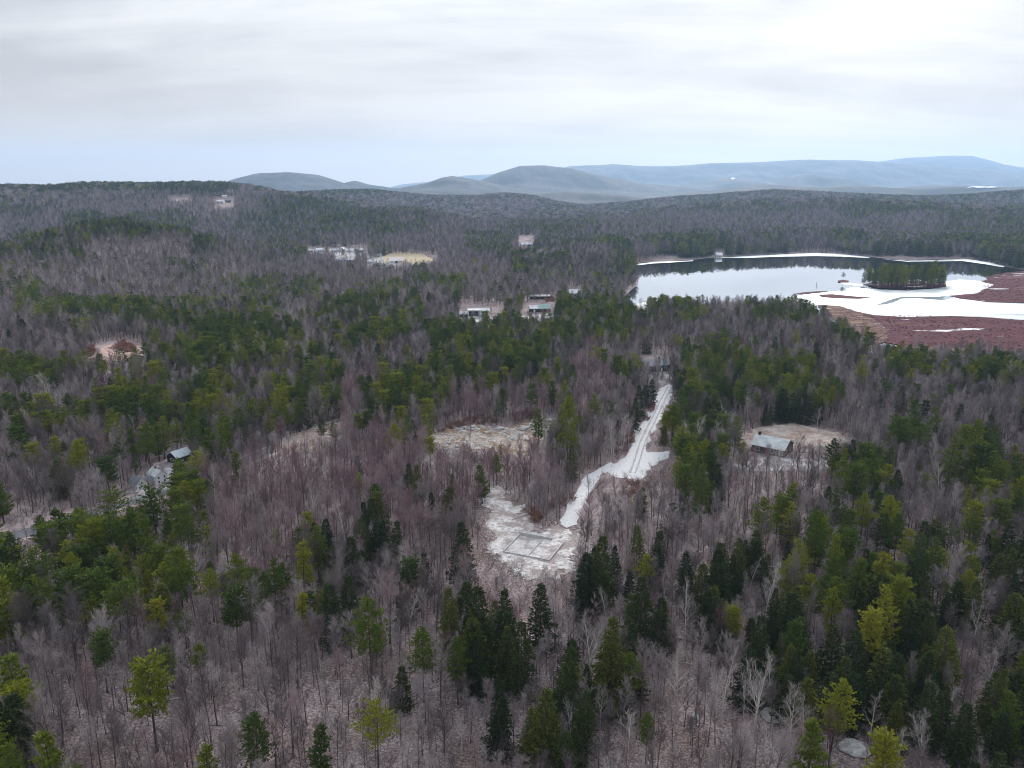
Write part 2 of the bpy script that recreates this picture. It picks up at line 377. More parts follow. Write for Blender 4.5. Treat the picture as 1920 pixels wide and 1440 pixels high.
ice([(1655,486),(1700,489),(1760,487),(1810,485),(1850,491),(1885,499),(1880,501),(1845,495),(1805,489.5),(1760,490),(1700,490.5)], 'white ice rim along the far shore right of the island', .05, 1.3, .5, 20)
ice([(1193,495),(1225,491),(1262,490),(1300,488),(1300,489.5),(1260,492),(1225,494),(1196,497.5)], 'short white ice strip at the left end of the far shore', .05, 1.2, .4, 20)
ice([(1575,529),(1600,531),(1632,535),(1628,537),(1600,535),(1580,533)], 'small white ice ledge linking the islet to the wooded island', .05, 1.2, .4)
ice([(1195,570),(1240,560),(1245,580),(1225,584),(1200,580)], 'grey white ice corner at the near end of the pond', .05, 1.2, .6)
mwet = M('wet_grey_ice', (.26, .31, .36), .12, .5)
sheet('slush', Zp(main_ice[0]), M('grey_slush', (.28, .32, .355), .2, .5), 'grey slush fringing the broad white ice', 'ice', z=POND_Z + .03, cell=2.0, rough=6.0, nscale=22, seed=21, grow=5.0)
sheet('melt_channel', Zp([(1640,572),(1655,568),(1675,560),(1690,557),(1720,556.5),(1760,556.5),(1785,553.5),(1800,552),(1790,558),(1770,563),(1740,561),(1720,559),(1690,560),(1678,566),(1660,571)]), mwet, 'grey wet melt channel winding across the white ice', 'water', z=POND_Z + .09, cell=1.2, rough=.8)
def marsh(P, label, off, mat=mm, cell=2.0, rough=2.0, seed=7):
    return sheet('marsh', Zp(P), mat, label, 'marsh', z=POND_Z + off, cell=cell, rough=rough, nscale=16, seed=seed)
marsh([(1560,584),(1600,583),(1640,591),(1700,595),(1780,593),(1840,595),(1920,601),(2200,613),(2200,668),(1920,658),(1800,656),(1700,652),(1650,640),(1625,620),(1590,600)], 'broad red-brown shrub marsh along the near side of the ice', .30)
marsh([(1535,573),(1570,574),(1605,584),(1640,600),(1665,620),(1660,640),(1650,650),(1600,626),(1560,596),(1540,584)], 'tan and brown sedge fringe at the left end of the red marsh', .36, mtan)
marsh([(1650,648),(1720,651),(1800,653),(1920,656),(2200,664),(2200,672),(1920,661),(1800,659),(1700,657)], 'pale tan sedge strip along the lower edge of the red marsh', .38, mtan, 1.6, 1.2)
marsh([(1850,519),(1880,513),(1920,508),(2000,510),(2200,522),(2200,578),(1920,568),(1860,567),(1800,560),(1778,555),(1830,551),(1848,541),(1866,534),(1838,528),(1850,524)], 'red-brown marsh point reaching in from the right behind the ice', .30)
marsh([(1535,553),(1560,552),(1600,556),(1635,558.5),(1610,560.5),(1570,559.5),(1540,557)], 'small red marsh islet lying in the ice', .28, mm, 1.2, .8)
marsh([(1490,551),(1510,548),(1535,546.5),(1556,546.5),(1535,549),(1505,552)], 'thin dark sedge spit at the edge of the open water', .28, mm, 1.2, .5)
isl = [(1618,534),(1640,530),(1680,528),(1740,528),(1772,531),(1775,538),(1740,541),(1680,542),(1640,540)]
marsh(isl, 'low ground of the wooded island with a red shrub rim', .6, mm, 1.6, 1.0)
marsh([(1570,527),(1580,525.5),(1592,527),(1591,530),(1572,530)], 'tiny dark islet left of the wooded island', .5, mm, 1.0, .5)

def stony(name, lo, mid, hi, sc_=1.3, detail=7, macro=None):
    m = M(name, rough=.95, spec=.1); t = NT(m); P = t.pos()
    c = t.ramp(t.noise(sc_, detail, P, .75), [(.28, lo), (.72, hi), (.5, mid)])
    if macro: c = t.mix(t.ramp(t.noise(macro[0], 5, P, .65), [(macro[1], (0, 0, 0)), (macro[2], (1, 1, 1))]), c, macro[3])
    t.base(c); t.bump(t.noise(2.5, 6, P, .7), .7, .15); return m
MT['gravel'] = stony('crushed_gravel', (.33, .32, .335), (.50, .49, .50), (.64, .63, .64))
MT['cleared'] = stony('snow_dusted_dirt', (.24, .205, .20), (.50, .475, .47), (.74, .73, .73), .9, 8, (.22, .42, .56, (.27, .225, .215)))
MT['quarry'] = stony('sandy_clearing', (.12, .085, .07), (.34, .275, .24), (.70, .66, .63), .42, 9, (.12, .44, .56, (.20, .125, .075)))
MT['lawn'] = stony('dormant_lawn', (.20, .16, .135), (.38, .32, .285), (.55, .49, .45), .5, 8, (.12, .45, .6, (.27, .19, .155)))
MT['field'] = stony('golden_field', (.27, .21, .13), (.37, .30, .20), (.45, .38, .27), .2)
MT['asphalt'] = stony('worn_asphalt', (.10, .10, .11), (.15, .15, .165), (.20, .20, .21), 1.0)
MT['shoulder'] = stony('sandy_shoulder', (.30, .27, .27), (.50, .46, .45), (.68, .64, .63), .8)
MT['yard'] = stony('snowy_yard', (.18, .15, .15), (.32, .29, .29), (.74, .75, .77), .22, 8)
MT['rut'] = stony('wheel_rut', (.21, .20, .215), (.32, .31, .32), (.43, .42, .43), 1.5)
MT['bank'] = stony('pinkish_bank', (.22, .165, .16), (.36, .28, .275), (.5, .42, .41), .6)

road_px = [(1238,728),(1228,748),(1214,776),(1203,796),(1190,803),(1178,806),(1192,808),(1188,822),(1182,846),(1165,862),(1145,872),(1140,888),(1152,896),(1175,898),(1188,902),(1204,898),(1218,880),(1238,866),(1254,858),(1256,845),
           (1232,848),(1214,848),(1214,832),(1228,806),(1244,776),(1256,748),(1264,724),(1252,720)]
sheet('gravel_road', gpoly(road_px), MT['gravel'], 'pale gravel road climbing from the turning pad to the house', 'road', cell=.6, rough=1.5, nscale=3.5, off=.16)
drive_px = [(1103,890),(1122,880),(1146,868),(1150,880),(1125,892),(1108,922),(1094,950),(1082,985),(1062,992),(1048,985),(1062,955),(1078,928),(1090,905)]
sheet('gravel_driveway', gpoly(drive_px), MT['gravel'], 'short gravel drive running down to the cleared building lot', 'driveway', cell=.7, rough=.8, off=.2)
clear_px = [(925,915),(908,935),(918,960),(912,1000),(925,1045),(965,1070),(1010,1082),(1050,1078),(1088,1045),(1100,1015),(1075,985),(1045,987),(1012,994),(988,978),(975,955),(958,935)]
sheet('clearing', gpoly(clear_px), MT['cleared'], 'white snow dusted building lot around the concrete foundation', 'clearing', cell=.55, rough=5.0, off=.12, nscale=4.0)
quarry_px = [(800,822),(838,806),(880,796),(935,803),(980,795),(1030,783),(1048,792),(1040,812),(1000,832),(985,858),(940,852),(905,838),(870,842),(845,846),(820,838)]
sheet('sandy_clearing', gpoly(quarry_px), MT['quarry'], 'tan sandy clearing strewn with boulders left of the gravel road', 'clearing', cell=.8, rough=5.0, off=.12, nscale=7)
ledge_px = [(1178,912),(1206,905),(1212,930),(1200,955),(1190,980),(1178,975),(1188,945)]
sheet('stony_track', gpoly(ledge_px), MT['quarry'], 'narrow stony track dropping from the turning pad', 'track', cell=.7, rough=1.2, off=.12)
lawn_px = [(1382,822),(1415,806),(1455,796),(1490,793),(1525,802),(1570,812),(1592,828),(1560,838),(1500,840),(1440,845),(1400,838)]
sheet('forecourt', gpoly([(1198,704),(1210,690),(1250,688),(1260,706),(1254,722),(1236,726),(1215,712)]), MT['yard'], 'snow patched yard in front of the dark grey house', 'yard', cell=.9, rough=1.6)
sheet('lawn', gpoly(lawn_px), MT['lawn'], 'pale dormant lawn on the bank behind the brown house', 'lawn', cell=.8, rough=3.2, nscale=5)
sheet('house_driveway', gpoly([(1360,872),(1420,853),(1450,853),(1500,862),(1550,862),(1560,880),(1480,884),(1400,884)]), MT['yard'], 'grey snowy driveway in front of the brown house', 'driveway', cell=1.0, rough=1.2)
def strip(P, half, off=0.0):
    pts = [at(x, y) for x, y in P]; L, Rr = [], []
    for i, p in enumerate(pts):
        d = (pts[min(i + 1, len(pts) - 1)] - pts[max(i - 1, 0)]); d.z = 0; d.normalize(); n = Vector((-d.y, d.x, 0))
        L.append(tuple((p + n * (half + off))[:2])); Rr.append(tuple((p + n * (off - half))[:2]))
    return L + Rr[::-1]
for o_, side in ((-.95, 'left'), (.95, 'right')):
    sheet('wheel_track', strip([(1256,726),(1243,750),(1230,778),(1216,806),(1204,832),(1196,860),(1186,888)], .33, o_), MT['rut'], '%s grey wheel rut worn into the gravel road' % side, 'wheel rut', cell=.3, rough=.25, off=.21, nscale=3)
lane = [(-120,1045),(-40,1024),(60,997),(160,967),(250,939),(330,915),(420,884),(500,848),(560,822),(640,792),(720,764)]
sheet('road_shoulder', strip(lane, 5.2), MT['bank'], 'sandy verge on both sides of the country road', 'road verge', cell=1.0, rough=1.0, off=.10)
sheet('road', strip(lane, 3.2), MT['asphalt'], 'narrow paved country road passing the white farmhouse', 'road', cell=1.0, rough=.25, off=.18)
sheet('farmyard', gpoly([(235,925),(258,905),(290,868),(330,858),(350,866),(330,885),(318,905),(300,918)]), MT['yard'], 'snowy yard around the white farmhouse', 'yard', cell=1.0, rough=1.4)
sheet('roadside_bank', gpoly([(0,945),(60,935),(130,925),(170,935),(150,958),(60,985),(0,998)]), MT['bank'], 'pinkish mown roadside bank left of the farmhouse', 'bank', cell=1.0, rough=2.5)
sheet('meadow', gpoly([(498,838),(540,818),(600,802),(640,790),(655,805),(640,830),(590,842),(540,856)]), MT['lawn'], 'pale grassy opening beside the country road', 'meadow', cell=1.0, rough=2.0, off=.2)
sheet('brush_clearing', gpoly([(150,676),(195,650),(232,640),(262,650),(275,664),(250,674),(200,678)]), stony('reddish_slash', (.24, .12, .10), (.42, .28, .24), (.58, .48, .42), .4), 'reddish brush covered clearing among the pines at the left', 'clearing', cell=1.2, rough=2.0)
sheet('field', gpoly([(718,478),(745,472),(790,476),(820,488),(795,494),(720,494)]), MT['field'], 'golden hay field beside the hamlet', 'field', cell=3, rough=2)
sheet('hamlet_yard', gpoly([(600,474),(680,470),(715,474),(722,492),(770,496),(740,504),(660,498),(610,488)]), MT['yard'], 'snow streaked yards between the hamlet houses', 'yard', cell=3, rough=3)
sheet('house_lot', gpoly([(858,596),(900,592),(950,595),(1010,590),(1045,586),(1040,602),(950,604),(880,604)]), MT['yard'], 'snowy lot in front of the two roadside buildings', 'yard', cell=2, rough=2)
sheet('sand_lot', gpoly([(1005,476),(1055,470),(1062,477),(1030,482)]), MT['shoulder'], 'pale sandy lot beyond the hamlet', 'clearing', cell=3, rough=2)
sheet('hill_meadow', gpoly([(408,384),(436,379),(438,390),(412,391)]), MT['lawn'], 'pale sloping meadow below the hilltop house', 'meadow', cell=4, rough=2)
sheet('hill_meadow', gpoly([(316,375),(352,371),(356,375),(330,377)]), MT['lawn'], 'thin pale meadow on the hillside at the left', 'meadow', cell=4, rough=2)

# ------------------------------------------------------------------ tree prototypes
def rot_about(d, ang, az):
    """Direction tilted by ang from d, at azimuth az around it."""
    a = d.orthogonal().normalized(); b = d.cross(a)
    return (d * math.cos(ang) + (a * math.cos(az) + b * math.sin(az)) * math.sin(ang)).normalized()
def flat(mb, p, q, w0, w1, m=0, rng=random):
    d = q - p; s = d.cross(Vector((rng.uniform(-1, 1), rng.uniform(-1, 1), rng.uniform(-.4, .4))))
    if s.length < 1e-6: s = d.orthogonal()
    s.normalize()
    if w1 <= 0: mb.add([tuple(p - s * w0), tuple(p + s * w0), tuple(q)], [(0, 1, 2)], m)
    else: mb.add([tuple(p - s * w0), tuple(p + s * w0), tuple(q + s * w1), tuple(q - s * w1)], [(0, 1, 2, 3)], m)
def bare_tree(seed, h, start=.42, spread=1.0, nb=28, nsub=6, ntw=10, tw=.025, r0=.17, fork=False, lean=.04):
    rng = random.Random(seed); T, K = MB(), MB()
    la = rng.uniform(0, 6.28); pts = []; n = 7
    for i in range(n + 1):
        t = i / n; k = lean * h * t * t
        pts.append(Vector((math.cos(la) * k + rng.uniform(-.1, .1) * t, math.sin(la) * k + rng.uniform(-.1, .1) * t, -.5 + (h + .5) * t)))
    rad = [r0 * (1 - .86 * (i / n)) * (1.35 if i == 0 else 1) for i in range(n + 1)]
    T.tube(pts, rad, 5)
    stems = [(pts, rad)]
    if fork:
        k = 3; p2 = [pts[k].copy()]; d = rot_about(Vector((0, 0, 1)), .35, rng.uniform(0, 6.28))
        for i in range(4): d = (d + Vector((0, 0, .18))).normalized(); p2.append(p2[-1] + d * (h * .5 / 4))
        r2 = [rad[k] * .8 * (1 - i / 4.6) for i in range(5)]; T.tube(p2, r2, 4); stems.append((p2, r2))
    for si, (P, Rd) in enumerate(stems):
        m = nb if si == 0 else nb // 2
        for b in range(m):
            t = start + (1 - start) * ((b + rng.random()) / m) if si == 0 else .25 + .75 * (b + rng.random()) / m
            t = min(t, .985); f = t * (len(P) - 1); i = int(f); base = P[i].lerp(P[i + 1], f - i)
            ax = (P[i + 1] - P[i]).normalized(); rr = Rd[i] + (Rd[i + 1] - Rd[i]) * (f - i)
            tt = (t - start) / (1 - start) if si == 0 else t
            L = h * .27 * spread * (1.0 - .62 * max(tt, 0)) * rng.uniform(.55, 1.15)
            d = rot_about(ax, rng.uniform(.55, 1.0) * (1 - .35 * max(tt, 0)), rng.uniform(0, 6.28))
            bp = [base]; ns = 3
            for _ in range(ns):
                d = (d + Vector((rng.uniform(-.18, .18), rng.uniform(-.18, .18), rng.uniform(.05, .3)))).normalized(); bp.append(bp[-1] + d * L / ns)
            br = [min(rr * .55, .055) * (1 - .8 * j / ns) + .006 for j in range(ns + 1)]
            (T if L > h * .2 and b < m * .5 else K).tube(bp, br, 3)
            for s in range(nsub):
                u = .25 + .75 * (s + rng.random()) / nsub; f2 = min(u, .99) * ns; j = int(f2); p = bp[j].lerp(bp[j + 1], f2 - j)
                sd_ = rot_about((bp[j + 1] - bp[j]).normalized(), rng.uniform(.4, .95), rng.uniform(0, 6.28)); sd_.z += .18; sd_.normalize()
                sl = L * rng.uniform(.28, .5); q = p + sd_ * sl; q.z += sl * .1
                flat(K, p, q, .014, .007, 0, rng)
                for k in range(ntw):
                    a = p.lerp(q, (k + .6 * rng.random() + .3) / ntw); td = rot_about(sd_, rng.uniform(.25, .9), rng.uniform(0, 6.28)); td.z += .2
                    flat(K, a, a + td * rng.uniform(.5, 1.15) * (L / 3.6 + .3), tw * .5, 0, 0, rng)
    return T, K
def tuft(mb, p, d, n, L, wd, rng, m=0):
    for _ in range(n):
        e = (d + Vector((rng.uniform(-.75, .75), rng.uniform(-.75, .75), rng.uniform(-.2, .6)))).normalized()
        s = e.cross(Vector((rng.uniform(-1, 1), rng.uniform(-1, 1), rng.uniform(-.3, .3)))).normalized() * wd
        q = p + e * L * rng.uniform(.7, 1.15); c = p.lerp(q, .55)
        mb.add([tuple(p), tuple(c - s), tuple(q), tuple(c + s)], [(0, 1, 2, 3)], m)
def pine(seed, h, start=.38, width=.2, gaps=.2, nwh=14, per=6, nt=15, tn=6, tl=.64, tw=.092, ragged=.35, top_round=.0, r0=.24):
    """White pine: whorls of upswept plumes, irregular outline with gaps."""
    rng = random.Random(seed); T, K = MB(), MB(); la = rng.uniform(0, 6.28); n = 7; lean = rng.uniform(.0, .025)
    P = [Vector((math.cos(la) * lean * h * (i / n) ** 2, math.sin(la) * lean * h * (i / n) ** 2, -.5 + (h + .3) * i / n)) for i in range(n + 1)]
    T.tube(P, [r0 * (1 - .9 * i / n) * (1.3 if i == 0 else 1) for i in range(n + 1)], 5)
    for wv in range(nwh):
        t = start + (1 - start) * (wv + rng.uniform(-.25, .25)) / nwh; t = min(max(t, start), .99)
        u = (t - start) / (1 - start); prof = (min(1, .55 + 2.2 * u) if u < .25 else 1.0) * (1 - u) ** (.62 - top_round) + .06
        f = t * n; i = min(int(f), n - 1); base = P[i].lerp(P[i + 1], f - i); az0 = rng.uniform(0, 6.28); wsc = rng.uniform(1 - ragged, 1 + ragged)
        for k in range(per):
            if rng.random() < gaps: continue
            L = h * width * prof * wsc * rng.uniform(.65, 1.25); az = az0 + 6.283 * k / per + rng.uniform(-.35, .35)
            d = Vector((math.cos(az), math.sin(az), rng.uniform(-.05, .25) + .35 * u)); d.normalize()
            p = base.copy(); q = p + d * L + Vector((0, 0, .18 * L)); flat(K, p, q, .035, .012, 1, rng)
            m = max(4, int(nt * L / (h * width) + 2)); side = Vector((-d.y, d.x, 0))
            for s in range(m):
                v_ = .22 + .8 * (s + rng.random()) / m; c = p + (q - p) * v_; lat = rng.uniform(-1, 1) * L * .34 * (1.15 - .75 * v_)
                c = c + side * lat + Vector((0, 0, rng.uniform(-.12, .22)))
                tuft(K, c, (d * .7 + side * (.5 if lat > 0 else -.5) + Vector((0, 0, .45))).normalized(), tn, tl * rng.uniform(.75, 1.2), tw, rng)
    for s in range(6): tuft(K, P[-1] + Vector((0, 0, -.25 * s)), Vector((0, 0, 1)), 3, tl, tw, rng)
    return T, K
def hemlock(seed, h, start=.1, width=.19, nwh=26, per=8, nt=11, tn=5, tl=.6, tw=.095, r0=.2, droop=.25):
    """Hemlock or spruce: full pointed cone with drooping sprays."""
    rng = random.Random(seed); T, K = MB(), MB()
    P = [Vector((0, 0, -.5)), Vector((rng.uniform(-.1, .1), rng.uniform(-.1, .1), h * .5)), Vector((rng.uniform(-.2, .2), rng.uniform(-.2, .2), h))]
    T.tube(P, [r0 * 1.2, r0 * .6, .02], 5)
    for wv in range(nwh):
        t = start + (1 - start) * (wv + rng.uniform(-.3, .3)) / nwh; t = min(max(t, start), .98); u = (t - start) / (1 - start)
        base = P[0].lerp(P[1], t * 2) if t < .5 else P[1].lerp(P[2], t * 2 - 1)
        prof = (1 - u) ** .85 * (min(1, .7 + 2 * u)) + .03; az0 = rng.uniform(0, 6.28)
        for k in range(per):
            if rng.random() < .07: continue
            L = h * width * prof * rng.uniform(.7, 1.2); az = az0 + 6.283 * k / per + rng.uniform(-.3, .3)
            d = Vector((math.cos(az), math.sin(az), rng.uniform(-.05, .2) - droop * (1 - u))); d.normalize(); p = base; q = p + d * L
            flat(K, p, q, .03, .01, 1, rng)
            side = Vector((-d.y, d.x, 0)); m = max(3, int(nt * L / (h * width)) + 1)
            for s in range(m):
                v_ = .15 + .85 * (s + rng.random()) / m; lat = rng.uniform(-1, 1) * L * .32 * (1.1 - .7 * v_)
                c = p + (q - p) * v_ + side * lat + Vector((0, 0, rng.uniform(-.1, .12)))
                tuft(K, c, (d + side * (.45 if lat > 0 else -.45) + Vector((0, 0, .02))).normalized(), tn, tl * rng.uniform(.75, 1.2), tw, rng)
    for s in range(5): tuft(K, P[-1] + Vector((0, 0, -.3 * s)), Vector((0, 0, 1)), 2, tl * .8, tw, rng)
    return T, K

class Proto:      # a tree kind: trunk mesh and crown mesh for the single trees, one joined mesh for the far masses
    def __init__(s, name, TK, mats_t, mats_c, h, form):
        T, K = TK; s.h = h; s.form = form
        s.trunk = T.mesh(name + '_trunk', mats_t); s.crown = K.mesh(name + '_crown', mats_c)
        J = MB(); J.v = list(T.v); J.f = list(T.f); J.m = [0] * len(T.f); b = len(J.v); J.v += K.v
        J.f += [[i + b for i in f] for f in K.f]; J.m += [1 + k for k in K.m]
        s.joined = bpy.data.objects.new(name + '_mass_source', J.mesh(name + '_joined', mats_t + mats_c))
B, BP, BK = [MT['bark']], [MT['bark_pine']], [MT['bark_pale']]
def bares(tag_, tw, bark, seed):
    return [Proto('bare_' + tag_, bare_tree(seed, 18, .42), bark, tw, 18, 'straight'),
            Proto('bare_' + tag_, bare_tree(seed + 1, 19, .5, .85, lean=.02), bark, tw, 19, 'slender'),
            Proto('bare_' + tag_, bare_tree(seed + 2, 17, .36, 1.25, nb=20, fork=True), bark, tw, 17, 'forked'),
            Proto('bare_' + tag_, bare_tree(seed + 3, 16, .4, 1.1, lean=.1), bark, tw, 16, 'leaning'),
            Proto('bare_' + tag_, bare_tree(seed + 4, 13, .3, 1.0, nb=18, r0=.1), bark, tw, 13, 'young'),
            Proto('bare_' + tag_, bare_tree(seed + 5, 18, .34, 1.4, nb=24, r0=.22), bark, tw, 18, 'spreading')]
KG = bares('grey', [MT['twig_grey']], B, 100); KR = bares('red', [MT['twig_red']], B, 200)
KW = [Proto('birch', bare_tree(300 + i, hh, st, spd, nb=16, nsub=5, ntw=5, tw=.03, fork=fk, lean=ln, r0=.15), BK, [MT['twig_pale']], hh, fm)
      for i, (hh, st, spd, fk, ln, fm) in enumerate([(15, .4, 1.0, False, .06, 'straight'), (14, .35, 1.2, True, .1, 'forked'), (16, .3, 1.1, True, .16, 'leaning'), (12, .4, 1.0, False, .2, 'bowed')])]
def pines(nm, seed):
    N_ = [MT[nm], MT['bark_pine']]
    return [Proto(nm, pine(seed, 21, .45, .2), BP, N_, 21, 'full'), Proto(nm, pine(seed + 1, 23, .42, .165, .18, 16), BP, N_, 23, 'tall'),
            Proto(nm, pine(seed + 2, 19, .5, .23, .25, 11, ragged=.5), BP, N_, 19, 'ragged'), Proto(nm, pine(seed + 3, 16, .46, .21, .1, 12, top_round=.28), BP, N_, 16, 'round'),
            Proto(nm, pine(seed + 4, 20, .25, .2, .15, 15), BP, N_, 20, 'broad'), Proto(nm, pine(seed + 5, 15, .2, .18, .1, 12), BP, N_, 15, 'compact')]
KP = pines('pine', 400); KY = pines('pine_yellow', 450)
NH = [MT['hemlock'], MT['bark_pine']]
KH = [Proto('hemlock', hemlock(500, 18, .1, .215), BP, NH, 18, 'pointed'), Proto('hemlock', hemlock(501, 15, .08, .26), BP, NH, 15, 'squat'),
      Proto('hemlock', hemlock(502, 20, .15, .185), BP, NH, 20, 'narrow'), Proto('hemlock', hemlock(503, 13, .06, .28, nwh=18), BP, NH, 13, 'bushy')]
# coarser trees for beyond 600 m
FG = [Proto('far_bare', bare_tree(600 + i, 17, .26, 1.2, nb=18, nsub=5, ntw=5, tw=.085, r0=.12), B, [MT['twig_grey']], 17, '') for i in range(3)]
FP = [Proto('far_pine', pine(620 + i, 19, .3, .21, .15, 10, 5, 6, 3, .95, .22), BP, [MT['pine'], MT['bark_pine']], 19, '') for i in range(3)]
FH = [Proto('far_hemlock', hemlock(640 + i, 17, .1, .2, 13, 6, 5, 3, .9, .24), BP, NH, 17, '') for i in range(2)]
# crowns for beyond 2 km: a whole tree in about a hundred and fifty faces
def dist_tree(seed, h, cone):
    rng = random.Random(seed); K = MB()
    for _ in range(170):
        u = rng.random() ** .8; rr = h * (.24 * (1 - u) ** .8 + .02 if cone else .26 * math.sqrt(max(0, 1 - (2 * u - .75) ** 2 * .6))) * math.sqrt(rng.random())
        a = rng.uniform(0, 6.283); p = Vector((math.cos(a) * rr, math.sin(a) * rr, h * (.25 + .75 * u)))
        tuft(K, p, Vector((math.cos(a), math.sin(a), .9 if not cone else .25)), 1, 2.4 if not cone else 1.9, .26 if not cone else .5, rng)
    T = MB(); T.tube([(0, 0, -1), (0, 0, h * .6)], [.25, .1], 3)
    return T, K
XG = [Proto('distant_bare', dist_tree(700 + i, 17, False), B, [MT['twig_grey']], 17, '') for i in range(2)]
XH = [Proto('distant_conifer', dist_tree(720 + i, 19, True), BP, [MT['pine' if i == 0 else 'hemlock']], 19, '') for i in range(3)]

